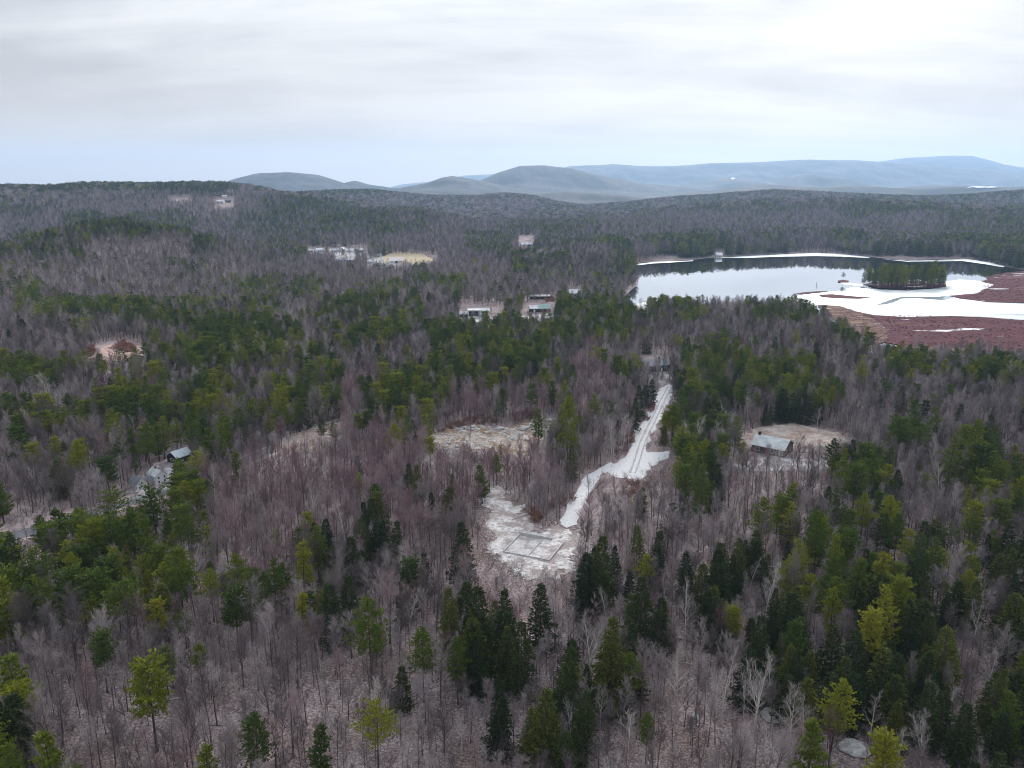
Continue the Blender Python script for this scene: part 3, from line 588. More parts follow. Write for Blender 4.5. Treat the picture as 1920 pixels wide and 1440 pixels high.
# ------------------------------------------------------------------ where the trees stand
ROWS = [  # woods seen in each 40x40 px cell of the photo from y = 320 down, as (kind, how many cells) pairs from left to right
 # kinds: 0 none, 1 grey bare, 2 reddish bare, 3 pale, 4 open bare, 5 few pines, 6 half pine, 7 mostly pine, 8 half hemlock, 9 mostly hemlock
 [9, 11, 8, 1, 9, 8, 7, 28],
 [6, 2, 5, 2, 1, 8, 6, 1, 7, 3, 6, 5, 7, 1, 5, 3, 6, 2, 5, 1, 6, 4, 7, 2, 6, 6, 7, 8],
 [1, 3, 7, 6, 5, 2, 6, 1, 7, 1, 6, 2, 7, 3, 6, 2, 5, 2, 1, 1, 5, 1, 6, 4, 5, 4, 1, 1, 5, 5, 1, 3, 5, 3, 6, 3, 7, 1],
 [6, 1, 7, 3, 1, 5, 7, 1, 6, 1, 5, 1, 6, 3, 5, 2, 5, 1, 1, 4, 6, 2, 5, 1, 6, 3, 7, 1, 7, 5, 5, 1, 6, 2, 5, 2, 7, 2, 6, 2, 7, 5],
 [5, 2, 1, 3, 5, 1, 1, 2, 6, 1, 5, 3, 1, 4, 5, 3, 6, 1, 3, 3, 5, 1, 7, 1, 6, 2, 5, 2, 6, 1, 1, 1, 0, 1, 7, 16],
 [7, 2, 5, 1, 1, 2, 5, 1, 1, 2, 5, 3, 6, 4, 5, 2, 6, 4, 7, 1, 5, 1, 1, 3, 5, 1, 6, 2, 1, 2, 0, 1, 7, 1, 6, 1, 7, 4, 5, 1, 0, 9],
 [5, 1, 6, 1, 7, 8, 6, 2, 5, 1, 3, 2, 6, 1, 7, 1, 6, 1, 5, 1, 6, 1, 1, 2, 5, 2, 6, 1, 5, 1, 7, 4, 6, 2, 7, 1, 1, 2, 6, 1, 7, 3, 6, 1, 0, 8],
 [1, 3, 5, 1, 1, 4, 5, 1, 6, 1, 7, 3, 6, 1, 3, 1, 5, 1, 7, 3, 6, 2, 7, 1, 6, 2, 7, 5, 6, 1, 5, 3, 1, 2, 5, 1, 1, 3, 6, 1, 7, 1, 0, 7],
 [1, 5, 2, 1, 0, 1, 6, 1, 7, 5, 6, 2, 5, 1, 6, 2, 1, 2, 6, 3, 7, 3, 5, 1, 2, 1, 3, 1, 1, 3, 5, 1, 6, 2, 8, 1, 1, 2, 8, 1, 1, 9],
 [7, 3, 6, 5, 5, 1, 7, 1, 6, 1, 5, 3, 6, 1, 7, 1, 1, 1, 2, 1, 6, 7, 5, 1, 6, 1, 2, 2, 6, 1, 5, 1, 6, 1, 7, 5, 6, 1, 5, 1, 1, 3, 7, 2, 6, 1, 7, 3],
 [3, 3, 5, 1, 6, 1, 7, 5, 5, 2, 6, 1, 7, 2, 5, 1, 2, 1, 6, 1, 7, 2, 6, 1, 2, 2, 5, 1, 2, 2, 5, 1, 2, 2, 5, 1, 8, 1, 0, 1, 7, 6, 6, 1, 1, 9],
 [6, 4, 5, 1, 7, 3, 5, 1, 7, 1, 6, 1, 5, 2, 6, 1, 1, 1, 5, 1, 2, 1, 6, 1, 7, 1, 6, 2, 2, 2, 6, 1, 2, 1, 6, 2, 2, 1, 3, 1, 1, 1, 0, 1, 7, 1, 5, 1, 9, 1, 3, 1, 8, 1, 9, 2, 1, 4, 5, 2, 1, 3, 6, 1],
 [5, 6, 6, 2, 1, 1, 6, 1, 7, 1, 5, 1, 1, 1, 2, 1, 3, 2, 2, 3, 5, 1, 0, 5, 6, 1, 7, 1, 1, 1, 3, 2, 0, 2, 7, 1, 5, 1, 3, 1, 0, 5, 1, 2, 6, 1, 5, 1, 1, 1, 7, 2, 1, 1],
 [1, 3, 6, 1, 1, 2, 6, 1, 0, 2, 1, 2, 2, 15, 4, 2, 1, 1, 0, 3, 7, 2, 4, 5, 6, 1, 7, 1, 1, 4, 7, 2, 1, 1],
 [1, 5, 0, 1, 1, 1, 5, 1, 6, 1, 2, 17, 4, 2, 0, 4, 7, 1, 9, 1, 4, 5, 6, 1, 7, 1, 6, 1, 1, 3, 7, 3],
 [5, 1, 4, 2, 1, 1, 4, 1, 0, 1, 4, 2, 6, 2, 2, 10, 8, 1, 2, 1, 4, 1, 0, 2, 4, 2, 0, 1, 4, 2, 8, 2, 7, 1, 4, 3, 7, 1, 4, 1, 1, 2, 5, 1, 7, 1, 6, 1, 1, 2, 6, 1, 7, 2],
 [0, 1, 4, 1, 7, 6, 6, 1, 5, 1, 2, 7, 9, 1, 2, 3, 1, 1, 4, 1, 0, 4, 4, 1, 1, 1, 4, 2, 8, 1, 4, 4, 7, 1, 4, 1, 8, 1, 7, 1, 6, 1, 7, 1, 4, 1, 5, 1, 1, 1, 7, 1, 6, 2],
 [7, 1, 6, 1, 7, 5, 6, 3, 1, 1, 2, 3, 7, 1, 8, 2, 9, 1, 2, 1, 1, 3, 0, 5, 4, 1, 1, 1, 8, 3, 4, 2, 8, 2, 4, 1, 5, 1, 7, 2, 8, 1, 7, 1, 4, 1, 9, 1, 7, 3, 9, 1],
 [7, 2, 6, 1, 7, 5, 6, 1, 1, 2, 2, 2, 6, 1, 8, 1, 9, 1, 8, 3, 2, 1, 1, 2, 0, 5, 8, 1, 9, 1, 8, 4, 9, 3, 8, 2, 7, 3, 8, 1, 7, 1, 8, 1, 7, 2, 9, 2],
 [7, 2, 6, 1, 7, 6, 1, 2, 2, 2, 6, 1, 1, 1, 3, 1, 8, 3, 2, 1, 1, 1, 4, 6, 9, 2, 8, 4, 9, 2, 3, 1, 8, 1, 7, 3, 9, 1, 7, 1, 9, 2, 7, 2, 8, 1, 9, 1],
 [7, 2, 6, 1, 7, 3, 6, 2, 1, 3, 6, 1, 1, 2, 2, 1, 1, 3, 8, 5, 9, 1, 1, 2, 8, 1, 4, 2, 1, 1, 8, 3, 9, 1, 8, 2, 9, 2, 7, 2, 9, 2, 7, 1, 9, 3, 8, 1, 9, 1],
 [7, 1, 1, 3, 5, 1, 1, 12, 6, 1, 8, 4, 9, 1, 8, 2, 1, 2, 8, 1, 1, 1, 8, 4, 4, 1, 9, 4, 8, 2, 9, 4, 8, 3, 9, 1],
 [1, 4, 5, 1, 1, 6, 4, 1, 1, 2, 4, 4, 8, 4, 9, 2, 1, 1, 8, 2, 1, 1, 8, 1, 9, 1, 8, 2, 3, 1, 4, 1, 9, 11, 8, 3],
 [1, 6, 4, 1, 1, 2, 4, 9, 8, 1, 1, 1, 4, 1, 8, 1, 9, 1, 8, 2, 1, 1, 8, 3, 9, 1, 1, 1, 8, 1, 3, 2, 8, 1, 9, 10, 8, 2, 9, 1],
 [5, 1, 1, 1, 4, 1, 1, 2, 4, 13, 1, 1, 4, 4, 8, 1, 1, 1, 8, 2, 9, 1, 8, 3, 1, 1, 4, 2, 3, 2, 8, 1, 9, 7, 8, 2, 9, 2],
 [9, 1, 1, 1, 4, 17, 1, 1, 4, 3, 8, 1, 1, 1, 8, 1, 9, 1, 8, 2, 1, 1, 3, 2, 4, 2, 1, 1, 3, 3, 4, 2, 8, 1, 9, 7],
 [9, 1, 4, 23, 1, 1, 8, 1, 9, 1, 8, 1, 1, 1, 3, 2, 4, 3, 1, 1, 3, 1, 4, 2, 7, 1, 4, 3, 8, 2, 9, 4],
 [7, 1, 4, 22, 1, 2, 8, 2, 1, 1, 4, 6, 1, 1, 4, 1, 8, 2, 4, 7, 9, 3]]
GRID = np.array([sum(([k] * n for k, n in zip(r[::2], r[1::2])), []) for r in ROWS])
assert GRID.shape == (28, 48), GRID.shape
ALL_CLEAR = [road_px, drive_px, clear_px, quarry_px, lawn_px,
  [(1240,866),(1256,846),(1262,856),(1250,868)], [(1405,812),(1430,803),(1492,815),(1490,850),(1420,856)],
  [(250,925),(255,895),(290,868),(320,868),(328,895),(318,915)], [(308,866),(324,846),(352,843),(356,866)],
  [(858,605),(865,572),(945,575),(945,600)], [(972,600),(985,570),(1042,562),(1042,600)], [(1062,556),(1066,543),(1092,543),(1092,556)],
  [(575,477),(575,465),(690,463),(690,475)], [(628,494),(628,482),(668,482),(668,494)], [(685,502),(690,488),(730,478),(820,478),(822,494),(760,502)], [(970,462),(972,442),(1002,442),(1002,475),(974,475)], [(1005,484),(1005,468),(1062,466),(1062,484)],
  [(404,393),(404,372),(440,372),(440,393)], [(316,379),(316,369),(358,369),(358,379)], [(150,680),(190,645),(235,634),(270,650),(270,672),(215,676)],
  [(0,1010),(0,985),(70,975),(140,955),(140,975),(60,1000)], [(230,950),(240,930),(330,905),(330,925)], [(1336,488),(1336,468),(1360,468),(1360,488)],
  [(1198,702),(1202,668),(1252,664),(1254,704)],
  [(520,850),(560,815),(640,795),(645,830),(580,850)]]
SOFT = {7, 12, 13, 14, 15, 16, 17, 18, 21, 23, 24}
pond_view = [(1190,492),(1345,481),(1530,472),(1625,480),(1810,483),(1910,504),(2200,512),(2200,652),(1700,646),(1640,640),(1600,618),(1550,585),(1500,562),(1490,545),(1340,532),(1310,556),(1240,560),(1200,578),(1165,560),(1195,535)]
def region(px, py, seed=0):
    wx = px + 46 * fbm(px / 55, py / 34, 41, 2); wy = py + 30 * fbm(px / 55, py / 34, 42, 2)
    c = np.clip((wx // 40).astype(int), 0, 47); r = np.clip(((wy - 320) // 40).astype(int), 0, 27)
    return GRID[r, c]
PROB = {  # kind: chances of a grey, reddish, pale bare tree, a pine, a hemlock
 1: (.90, .02, .02, .02, .01), 2: (.12, .78, .03, .015, .005), 3: (.38, .05, .42, .02, .0), 4: (.46, .08, .02, .0, .004), 5: (.82, .03, .02, .07, .01),
 6: (.54, .05, .02, .26, .02), 7: (.30, .0, .02, .50, .02), 8: (.64, .06, .05, .015, .075), 9: (.08, .0, .05, .02, .70), 0: (0, 0, 0, 0, 0)}
LUT = np.zeros((10, 5))
for k, v_ in PROB.items(): LUT[k] = v_
NR = np.random.default_rng(11)
def scatter_points(ymin, ymax, step):
    ymin = ymin * (.74 if ymin > 100 else 1)
    half = ymax * .86; nx = int(2 * half / step); ny = int((ymax - ymin) / step)
    X, Y = np.meshgrid(np.arange(nx) * step - half, ymin + np.arange(ny) * step)
    X = (X + NR.uniform(-.5, .5, X.shape) * step).ravel(); Y = (Y + NR.uniform(-.5, .5, Y.shape) * step).ravel()
    ok = np.abs(X) < Y * .78 + 45; return X[ok], Y[ok]
def place(ymin, ymax, step):
    X, Y = scatter_points(ymin, ymax, step); Z = HG(X, Y); D = np.hypot(X, Y); ok = (D >= ymin) & (D < ymax)
    X, Y, Z = X[ok], Y[ok], Z[ok]; px, py = proj(X, Y, Z + 7); bx, by = proj(X, Y, Z); tx, ty = proj(X, Y, Z + 10.5)
    ok = (px > -330) & (px < 2250) & (ty < 1650); X, Y, Z, px, py, bx, by, tx, ty = (a[ok] for a in (X, Y, Z, px, py, bx, by, tx, ty))
    pr = LUT[region(px, py)].copy()
    # pines gather in clumps
    cl_ = np.clip(.5 + 2.4 * fbm(X / 38 + Y / 300, Y / 60, 61, 2), .05, 1.0) * 1.75
    cl_ = .35 + .65 * cl_; add = pr[:, 3] * (1 - cl_); pr[:, 3] -= add; pr[:, 0] += add * .8
    clear = np.zeros(len(X), bool); thin = NR.random(len(X))
    for k, P in enumerate(ALL_CLEAR):
        keep = .33 if k == 7 else .22 if k in (12, 13, 14) else .5 if k in SOFT else .3 if k in (2, 3) else .15
        clear |= in_poly(P, bx, by)
        for f in (.3, .55, .8):
            ov = in_poly(P, bx + (tx - bx) * f, by + (ty - by) * f); clear |= ov & (thin > keep); pr[ov, 3:] = 0
    view = np.zeros(len(X), bool)
    for f in (0, .5, .9): view |= in_poly(pond_view, bx + (tx - bx) * f, by + (ty - by) * f)
    wet = sdist(pond_xy, X, Y) < 1.5
    pr[clear] = 0; pr[view] = 0; pr[wet] = 0
    for P in (road_px, drive_px, clear_px, quarry_px): pr[in_poly(P, bx, by)] = 0
    r = NR.random(len(X)); cum = np.cumsum(pr, 1); sp_ = (r[:, None] >= cum).sum(1)   # 5 = nothing
    return X, Y, Z, sp_, px, py

# single trees picked out in the photo: (kind, x of the top, y of the top, height, label)
HERO = [
 ('P3', 272, 1234, 21, 'lone round-crowned pine on a tall bare trunk in the open woods, lower left'), ('P3', 437, 1105, 17, 'rounded yellow-green pine standing alone in the bare woods left of centre'),
 ('P1', 690, 1118, 23, 'tall conical pine above the bare woods, left of the dark hemlock clump'), ('Y5', 562, 1012, 19, 'yellow-green leaning pine beside the pale tangled branches left of the lot'),
 ('Y3', 293, 1127, 14, 'small bright yellow-green pine at the foot of the left pine stand'), ('P3', 186, 1186, 15, 'small round pine below the left pine stand'),
 ('P3', 30, 1283, 16, 'olive round pine at the left picture edge in the open woods'), ('P5', 85, 1368, 17, 'bright green pine in the lower left corner'), ('P4', 10, 1395, 16, 'pine cut off by the lower left corner'),
 ('P1', 475, 1335, 18, 'narrow light green pine near the bottom edge left of centre'), ('P5', 595, 1356, 13, 'faint small pine near the bottom edge'), ('P5', 380, 1392, 15, 'pine top poking in at the bottom edge below the lone round pine'),
 ('P2', 703, 1316, 17, 'thin ragged pine below the tall conical pine'), ('P5', 562, 1112, 14, 'small olive pine below the yellow-green leaning pine'),
 ('Y4', 1668, 1100, 21, 'large bright yellow-green pine glowing among the dark hemlocks at the right'), ('Y3', 1640, 1150, 17, 'lower yellow-green pine tucked under the large bright one'), ('P5', 1525, 1350, 17, 'green pine standing before the grey rocks, lower right'),
 ('Y3', 1662, 1385, 17, 'yellow-green pine at the bottom edge, lower right'), ('P4', 1905, 1300, 17, 'bright green pine at the right edge in the lower corner'),
 ('P1', 1433, 933, 20, 'slim yellowish pine alone in the bare woods right of the gravel road'), ('P1', 1540, 960, 23, 'tall pine with a pointed top in the right hand pine group'), ('P4', 1500, 1010, 20, 'broad pine left of the tall pointed pine'),
 ('P1', 1566, 1040, 18, 'slender light pine right of the tall pointed pine'), ('Y5', 1655, 1034, 19, 'light green pine above the large bright yellow-green pine'), ('P4', 1725, 1003, 20, 'broad light green pine among bare trees at the right'),
 ('P4', 1765, 1010, 19, 'light green pine twin beside the broad one at the right'), ('P1', 1672, 930, 20, 'narrow pine rising from bare woods at the right'), ('P1', 1625, 925, 19, 'narrow dark green pine right of centre'),
 ('P4', 1318, 870, 23, 'large dark pine right of the gravel turning pad'), ('P4', 1290, 830, 22, 'large pine overhanging the right side of the turning pad'), ('P1', 1278, 798, 20, 'pine between the gravel road and the brown house'),
 ('P5', 1396, 828, 12, 'small bright pine at the left corner of the brown house'), ('P1', 1566, 822, 19, 'pine just right of the brown house'), ('P1', 1583, 855, 20, 'taller pine below the brown house at its right'), ('P3', 1607, 872, 21, 'round pine in front of the pines right of the house'),
 ('P3', 1690, 783, 20, 'lone broad pine among grey bare trees behind the right pines'), ('P4', 1787, 815, 24, 'full conical pine at the right, left one of the big pair'), ('P1', 1832, 783, 26, 'tallest pine at the right, right one of the big pair'),
 ('P3', 1850, 835, 22, 'pine leaning on the tallest pine at the right'), ('P1', 1716, 748, 16, 'small pine above the lone broad pine'), ('P5', 1760, 722, 12, 'faint small pine in the grey woods below the marsh'), ('P3', 1720, 720, 13, 'small round pine below the marsh pines'),
 ('P1', 1064, 742, 25, 'tall dark pine at the right end of the sandy clearing'), ('P5', 1011, 764, 17, 'small pine behind the boulders of the sandy clearing'), ('P3', 800, 748, 17, 'pine at the left end of the sandy clearing'),
 ('P4', 838, 705, 19, 'broad yellow-green pine behind the sandy clearing'), ('P3', 752, 762, 14, 'round pine left of the sandy clearing'), ('P3', 714, 755, 16, 'pine pair member left of the sandy clearing'), ('P3', 690, 770, 14, 'leftmost small pine before the sandy clearing'),
 ('P5', 868, 695, 13, 'small isolated pine in the maroon woods behind the clearing'), ('P3', 945, 690, 15, 'isolated round pine in the maroon woods'), ('P3', 1022, 690, 15, 'isolated pine in the maroon woods left of the road end'), ('P5', 1075, 682, 15, 'pointed isolated pine left of the road end'),
 ('P1', 1172, 682, 17, 'pine beside the far end of the gravel road'), ('P4', 1280, 728, 22, 'pine on the right verge of the gravel road'), ('P4', 1290, 660, 22, 'dense pine at the head of the gravel road'), ('P1', 1320, 650, 22, 'tall pine at the head of the gravel road, right one'),
 ('P3', 342, 888, 17, 'pine in front of the farmhouse, upper right one of three'), ('P3', 362, 882, 15, 'pine in front of the farmhouse, rightmost of three'), ('P3', 325, 920, 15, 'pine in front of the farmhouse, lowest of three'),
 ('P1', 358, 775, 22, 'tall dark pine behind the farm shed'), ('P1', 272, 790, 22, 'tall dark pine left of the farm shed'), ('P2', 222, 822, 17, 'flat-topped dark pine left of the farmhouse'), ('P1', 140, 825, 20, 'dark pine in the grey woods at the left'),
 ('P1', 600, 786, 13, 'small pine in the pale grassy opening, left one'), ('P1', 625, 790, 13, 'small pine in the pale grassy opening, right one'), ('Y4', 518, 728, 20, 'yellow-tinged broad pine above the country road'), ('Y5', 400, 690, 18, 'bright pine in the left woods'),
 ('P5', 378, 958, 14, 'small pine right of the left pine stand, upper one'), ('Y5', 390, 985, 13, 'small yellowish pine right of the left pine stand, lower one'), ('P1', 72, 968, 18, 'dark pine beside the country road at the left edge'),
 ('H0', 868, 976, 20, 'dark pointed spruce left of the cleared lot'), ('H1', 655, 1004, 17, 'dark bushy hemlock in the bare woods left of the lot'), ('H2', 738, 972, 18, 'slim dark hemlock behind the white birch'), ('H0', 805, 922, 13, 'small dark hemlock in the maroon woods above the spruce'),
 ('H0', 905, 1096, 24, 'large dark hemlock at the head of the central clump'), ('H2', 945, 1105, 21, 'narrow hemlock right of the clump head'), ('H1', 880, 1150, 17, 'bushy hemlock at the left of the central clump'), ('H0', 1017, 1094, 19, 'lone dense hemlock below the concrete foundation'),
 ('H0', 978, 1165, 19, 'dark hemlock at the right of the central clump'), ('H0', 1125, 1003, 23, 'tall dark hemlock right of the concrete foundation'), ('H1', 1100, 1040, 19, 'bushy hemlock leaning on the tall one by the foundation'), ('H0', 1198, 982, 16, 'small dense hemlock below the stony track'),
 ('H0', 1205, 1078, 20, 'pointed hemlock in the woods right of the foundation'), ('H0', 1238, 1116, 18, 'hemlock right of the pointed one below the track'), ('H2', 1150, 1158, 24, 'tall narrow hemlock below the foundation to the right'), ('H0', 1068, 1212, 20, 'hemlock below the lone dense hemlock'),
 ('H0', 1350, 1025, 20, 'dark ragged hemlock at the left of the big dark stand'), ('H1', 1487, 950, 14, 'small dark hemlock beside the slim yellowish pine'), ('H0', 1071, 834, 15, 'small spruce standing between clearing and driveway'), ('H2', 845, 1098, 20, 'narrow olive hemlock left of the central clump'),
 ('H1', 760, 1066, 15, 'low hemlock below the white birch'), ('H0', 797, 1036, 13, 'little hemlock between birch and spruce'), ('H0', 1200, 720, 18, 'dark spruce on the left verge of the gravel road'), ('H0', 1190, 745, 17, 'dark spruce beside the parked car'),
 ('H1', 930, 1305, 14, 'low dark hemlock below the central clump'), ('H1', 1020, 1290, 18, 'broad dark hemlock near the bottom edge at centre'), ('H0', 1533, 642, 20, 'dark pointed spruce in the grey woods before the marsh'), ('H0', 1455, 630, 18, 'dark spruce above the right pine group'),
 ('W1', 745, 990, 14, 'small bone-white bare birch before the slim hemlock'), ('W1', 362, 1028, 16, 'white leaning birch at the right of the left pine stand'), ('W0', 515, 992, 12, 'pale bare treetop glowing in the maroon woods'), ('W1', 1425, 1245, 18, 'large pale bare birch in front of the dark hemlock stand'),
 ('W2', 1362, 1232, 16, 'pale multi-stemmed bare tree left of the large birch'), ('W1', 1490, 1288, 14, 'pale arching bare tree right of the large birch'), ('W3', 1290, 1105, 15, 'pale bowed bare tree beside the ragged hemlock'), ('W0', 1640, 1310, 12, 'thin white snag at the edge of the dark stand'),
 ('W2', 1740, 1345, 13, 'pale forked sapling at the lower right'), ('W0', 1180, 1330, 16, 'pale grey bare tree near the bottom right of centre'), ('W1', 1110, 1170, 17, 'pale branching tree between the central hemlocks'), ('W1', 1275, 1215, 16, 'thin white tree right of the narrow hemlock'),
 ('W0', 250, 780, 14, 'pair of white stems behind the farm shed'), ('W1', 1405, 735, 14, 'whitish bare tree left of the brown house'), ('W1', 1350, 765, 15, 'tall pale birch between road and brown house'), ('W1', 220, 590, 15, 'thin pale trees above the reddish clearing'),
]
# the three hamlet pines, island trees and the lakeside stand
for k_, (x, y) in enumerate([(612, 462), (643, 466), (667, 464)]): HERO.append(('P1', x, y, 18, ['left', 'middle', 'right'][k_] + ' one of the three dark pines in front of the hamlet'))
KINDS = {'P': KP, 'Y': KY, 'H': KH, 'W': KW}
NAMES = {'P': 'pine_tree', 'Y': 'pine_tree', 'H': 'hemlock_tree', 'W': 'birch_tree', 'G': 'bare_tree', 'R': 'bare_tree'}
CATS = {'pine_tree': 'pine tree', 'hemlock_tree': 'hemlock tree', 'birch_tree': 'birch tree', 'bare_tree': 'bare tree'}
def put_tree(pr, name, loc, h, rz, label, group, wide=1.0):
    o = empty(name, loc, rz); s = h / pr.h; o.rotation_euler = (random.Random(int(loc[0] * 97)).gauss(0, .03), random.Random(int(loc[1] * 91)).gauss(0, .03), rz); o.scale = (s * wide, s * wide, s); o.empty_display_size = 1
    link(bpy.data.objects.new('trunk', pr.trunk), o); link(bpy.data.objects.new('crown', pr.crown), o)
    return tag(o, label, CATS[name], group)
rngh = random.Random(5); hero_xy = []; COUNT = {}
for kd, x, y, h, lab in HERO:
    pr = KINDS[kd[0]][int(kd[1])]
    h *= .88; p = at(x, y, h)
    if sdist(pond_xy, np.array([p.x]), np.array([p.y]))[0] < 2: continue
    put_tree(pr, NAMES[kd[0]], p, h, rngh.uniform(0, 6.28), lab, None, rngh.uniform(.95, 1.12)); hero_xy.append((p.x, p.y))
    COUNT[NAMES[kd[0]]] = COUNT.get(NAMES[kd[0]], 0) + 1
# island trees: countable, each its own
ixy = Zp(isl); rngi = random.Random(8); spots = []
ORD = ['leftmost', 'second', 'third', 'fourth', 'fifth', 'sixth', 'seventh', 'eighth', 'ninth', 'tenth', 'eleventh', 'twelfth', 'thirteenth', 'fourteenth', 'fifteenth', 'sixteenth', 'seventeenth', 'eighteenth', 'nineteenth', 'twentieth', 'twenty-first', 'twenty-second', 'twenty-third', 'twenty-fourth', 'twenty-fifth', 'twenty-sixth', 'twenty-seventh', 'twenty-eighth', 'twenty-ninth', 'thirtieth']
def nth(k): return 'leftmost' if k == 0 else '%s from left' % (ORD[k] if k < len(ORD) else 'far along')
for row, (ya, yb, n_) in enumerate([(529.5, 532.5, 24), (533, 536, 26), (536.5, 540.5, 26)]):
    for k in range(n_):
        for _ in range(30):
            x = 1624 + 148 * (k + rngi.random()) / n_; y = rngi.uniform(ya, yb); X_, Y_ = at_z(x, y, POND_Z + .6)
            if in_poly(ixy, X_, Y_): spots.append((row, x, X_, Y_)); break
for row, rn in enumerate(('back', 'middle', 'front')):
    for k, (_, x, X_, Y_) in enumerate(sorted([p for p in spots if p[0] == row], key=lambda p: p[1])):
        hh = rngi.uniform(16, 25) * (.8 if x < 1645 or x > 1755 else 1)
        put_tree(KP[rngi.choice([0, 4, 4, 5])], 'pine_tree', (X_, Y_, POND_Z + .55), hh, rngi.uniform(0, 6.28), '%s pine in the %s row of the wooded pond island' % (nth(k), rn), 'pines of the wooded pond island', rngi.uniform(1.05, 1.3))
X_, Y_ = at_z(1580, 528, POND_Z + .5); put_tree(KP[2], 'pine_tree', (X_, Y_, POND_Z + .45), 10, 1.0, 'stunted crooked pine on the tiny islet', None)
X_, Y_ = at_z(1619, 533, POND_Z + .5); put_tree(KH[2], 'hemlock_tree', (X_, Y_, POND_Z + .45), 17, 2.0, 'thin open conifer at the left tip of the wooded island', None)
X_, Y_ = at_z(1530, 547, POND_Z + .3); put_tree(KG[4], 'bare_tree', (X_, Y_, POND_Z + .2), 9, 2.0, 'small bare bush on the sedge spit in the pond', None)

near = place(62, 640, 2.95); mid = place(640, 2050, 5.0); dist = place(2050, 3900, 11.5)
def no_hero(X, Y, r=2.6):
    ok = np.ones(len(X), bool)
    for hx, hy in hero_xy: ok &= (X - hx) ** 2 + (Y - hy) ** 2 > r * r
    return ok
X, Y, Z, S, PX, PY = near; ok = (S < 5) & no_hero(X, Y); X, Y, Z, S, PX, PY = (a[ok] for a in (X, Y, Z, S, PX, PY))
HT = np.where(S == 3, NR.uniform(8.5, 16.5, len(X)), np.where(S == 4, NR.uniform(8, 15.5, len(X)), np.where(NR.random(len(X)) < .07, NR.uniform(12, 16, len(X)), NR.uniform(5.5, 11, len(X)))))
# conifers need more room than bare trees: drop some that stand too close
con = np.where(S >= 3)[0]; cell = {}; drop = np.zeros(len(X), bool)
for i in con:
    key = (int(X[i] // 4.6), int(Y[i] // 4.6)); 
    if any(((X[i] - X[j]) ** 2 + (Y[i] - Y[j]) ** 2) < 3.0 ** 2 for a in (-1, 0, 1) for b in (-1, 0, 1) for j in cell.get((key[0] + a, key[1] + b), ())): drop[i] = True
    else: cell.setdefault(key, []).append(i)
ok = ~drop; X, Y, Z, S, PX, PY, HT = (a[ok] for a in (X, Y, Z, S, PX, PY, HT))
PI_ = NR.integers(0, 600, len(X)); RZ = NR.uniform(0, 6.283, len(X))
SPEC = [('bare_tree', KG, 'grey'), ('bare_tree', KR, 'reddish'), ('birch_tree', KW, 'pale'), ('pine_tree', KP, 'green'), ('hemlock_tree', KH, 'dark')]
# the trees that show largest become objects of their own
tx, ty = proj(X, Y, Z + HT); size = HT * FPX / np.sqrt(X * X + Y * Y + (CAM_Z - Z - HT * .5) ** 2)
inview = (PX > -15) & (PX < 1935) & (ty < 1425)
single = np.zeros(len(X), bool)
for nm, cap in (('bare_tree', 298), ('birch_tree', 120), ('pine_tree', 295), ('hemlock_tree', 290)):
    sel = inview & np.isin(S, [i for i, s_ in enumerate(SPEC) if s_[0] == nm]); n_ = cap - COUNT.get(nm, 0) - (78 if nm == 'pine_tree' else 0)
    ids = np.where(sel)[0]; ids = ids[np.argsort(-size[ids])][:n_]; single[ids] = True
COLS = ['at far left', 'left of centre', 'below the lot', 'right of centre', 'at far right']
LAB = {}
for i in np.where(single)[0]:
    nm, kd, colr = SPEC[S[i]]; pr = kd[PI_[i] % len(kd)]
    row = 'near bottom edge' if PY[i] > 1330 else 'in near woods' if PY[i] > 1200 else 'farther back' if PY[i] > 1060 else 'in middle woods'
    col = COLS[min(int(max(PX[i], 0) // 384), 4)]; sz = 'tall' if HT[i] > 12 else 'medium' if HT[i] > 9 else 'short'
    kw = {'bare_tree': 'bare %s tree' % colr, 'birch_tree': 'pale birch', 'pine_tree': 'green pine', 'hemlock_tree': 'dark hemlock'}[nm]
    form = pr.form if pr.form != sz else 'slim'
    LAB.setdefault('%s %s %s %s %s' % (sz, form, kw, row, col), []).append((PX[i], i, pr, nm, '%ss %s %s' % (CATS[nm], row, col)))
for lab, L_ in LAB.items():          # trees that share a description are told apart from left to right
    for k, (_, i, pr, nm, grp) in enumerate(sorted(L_, key=lambda a: a[0])):
        put_tree(pr, nm, (X[i], Y[i], Z[i] - .05), HT[i], RZ[i], lab if len(L_) == 1 else lab + ', ' + nth(k), grp, NR.uniform(.9, 1.35))

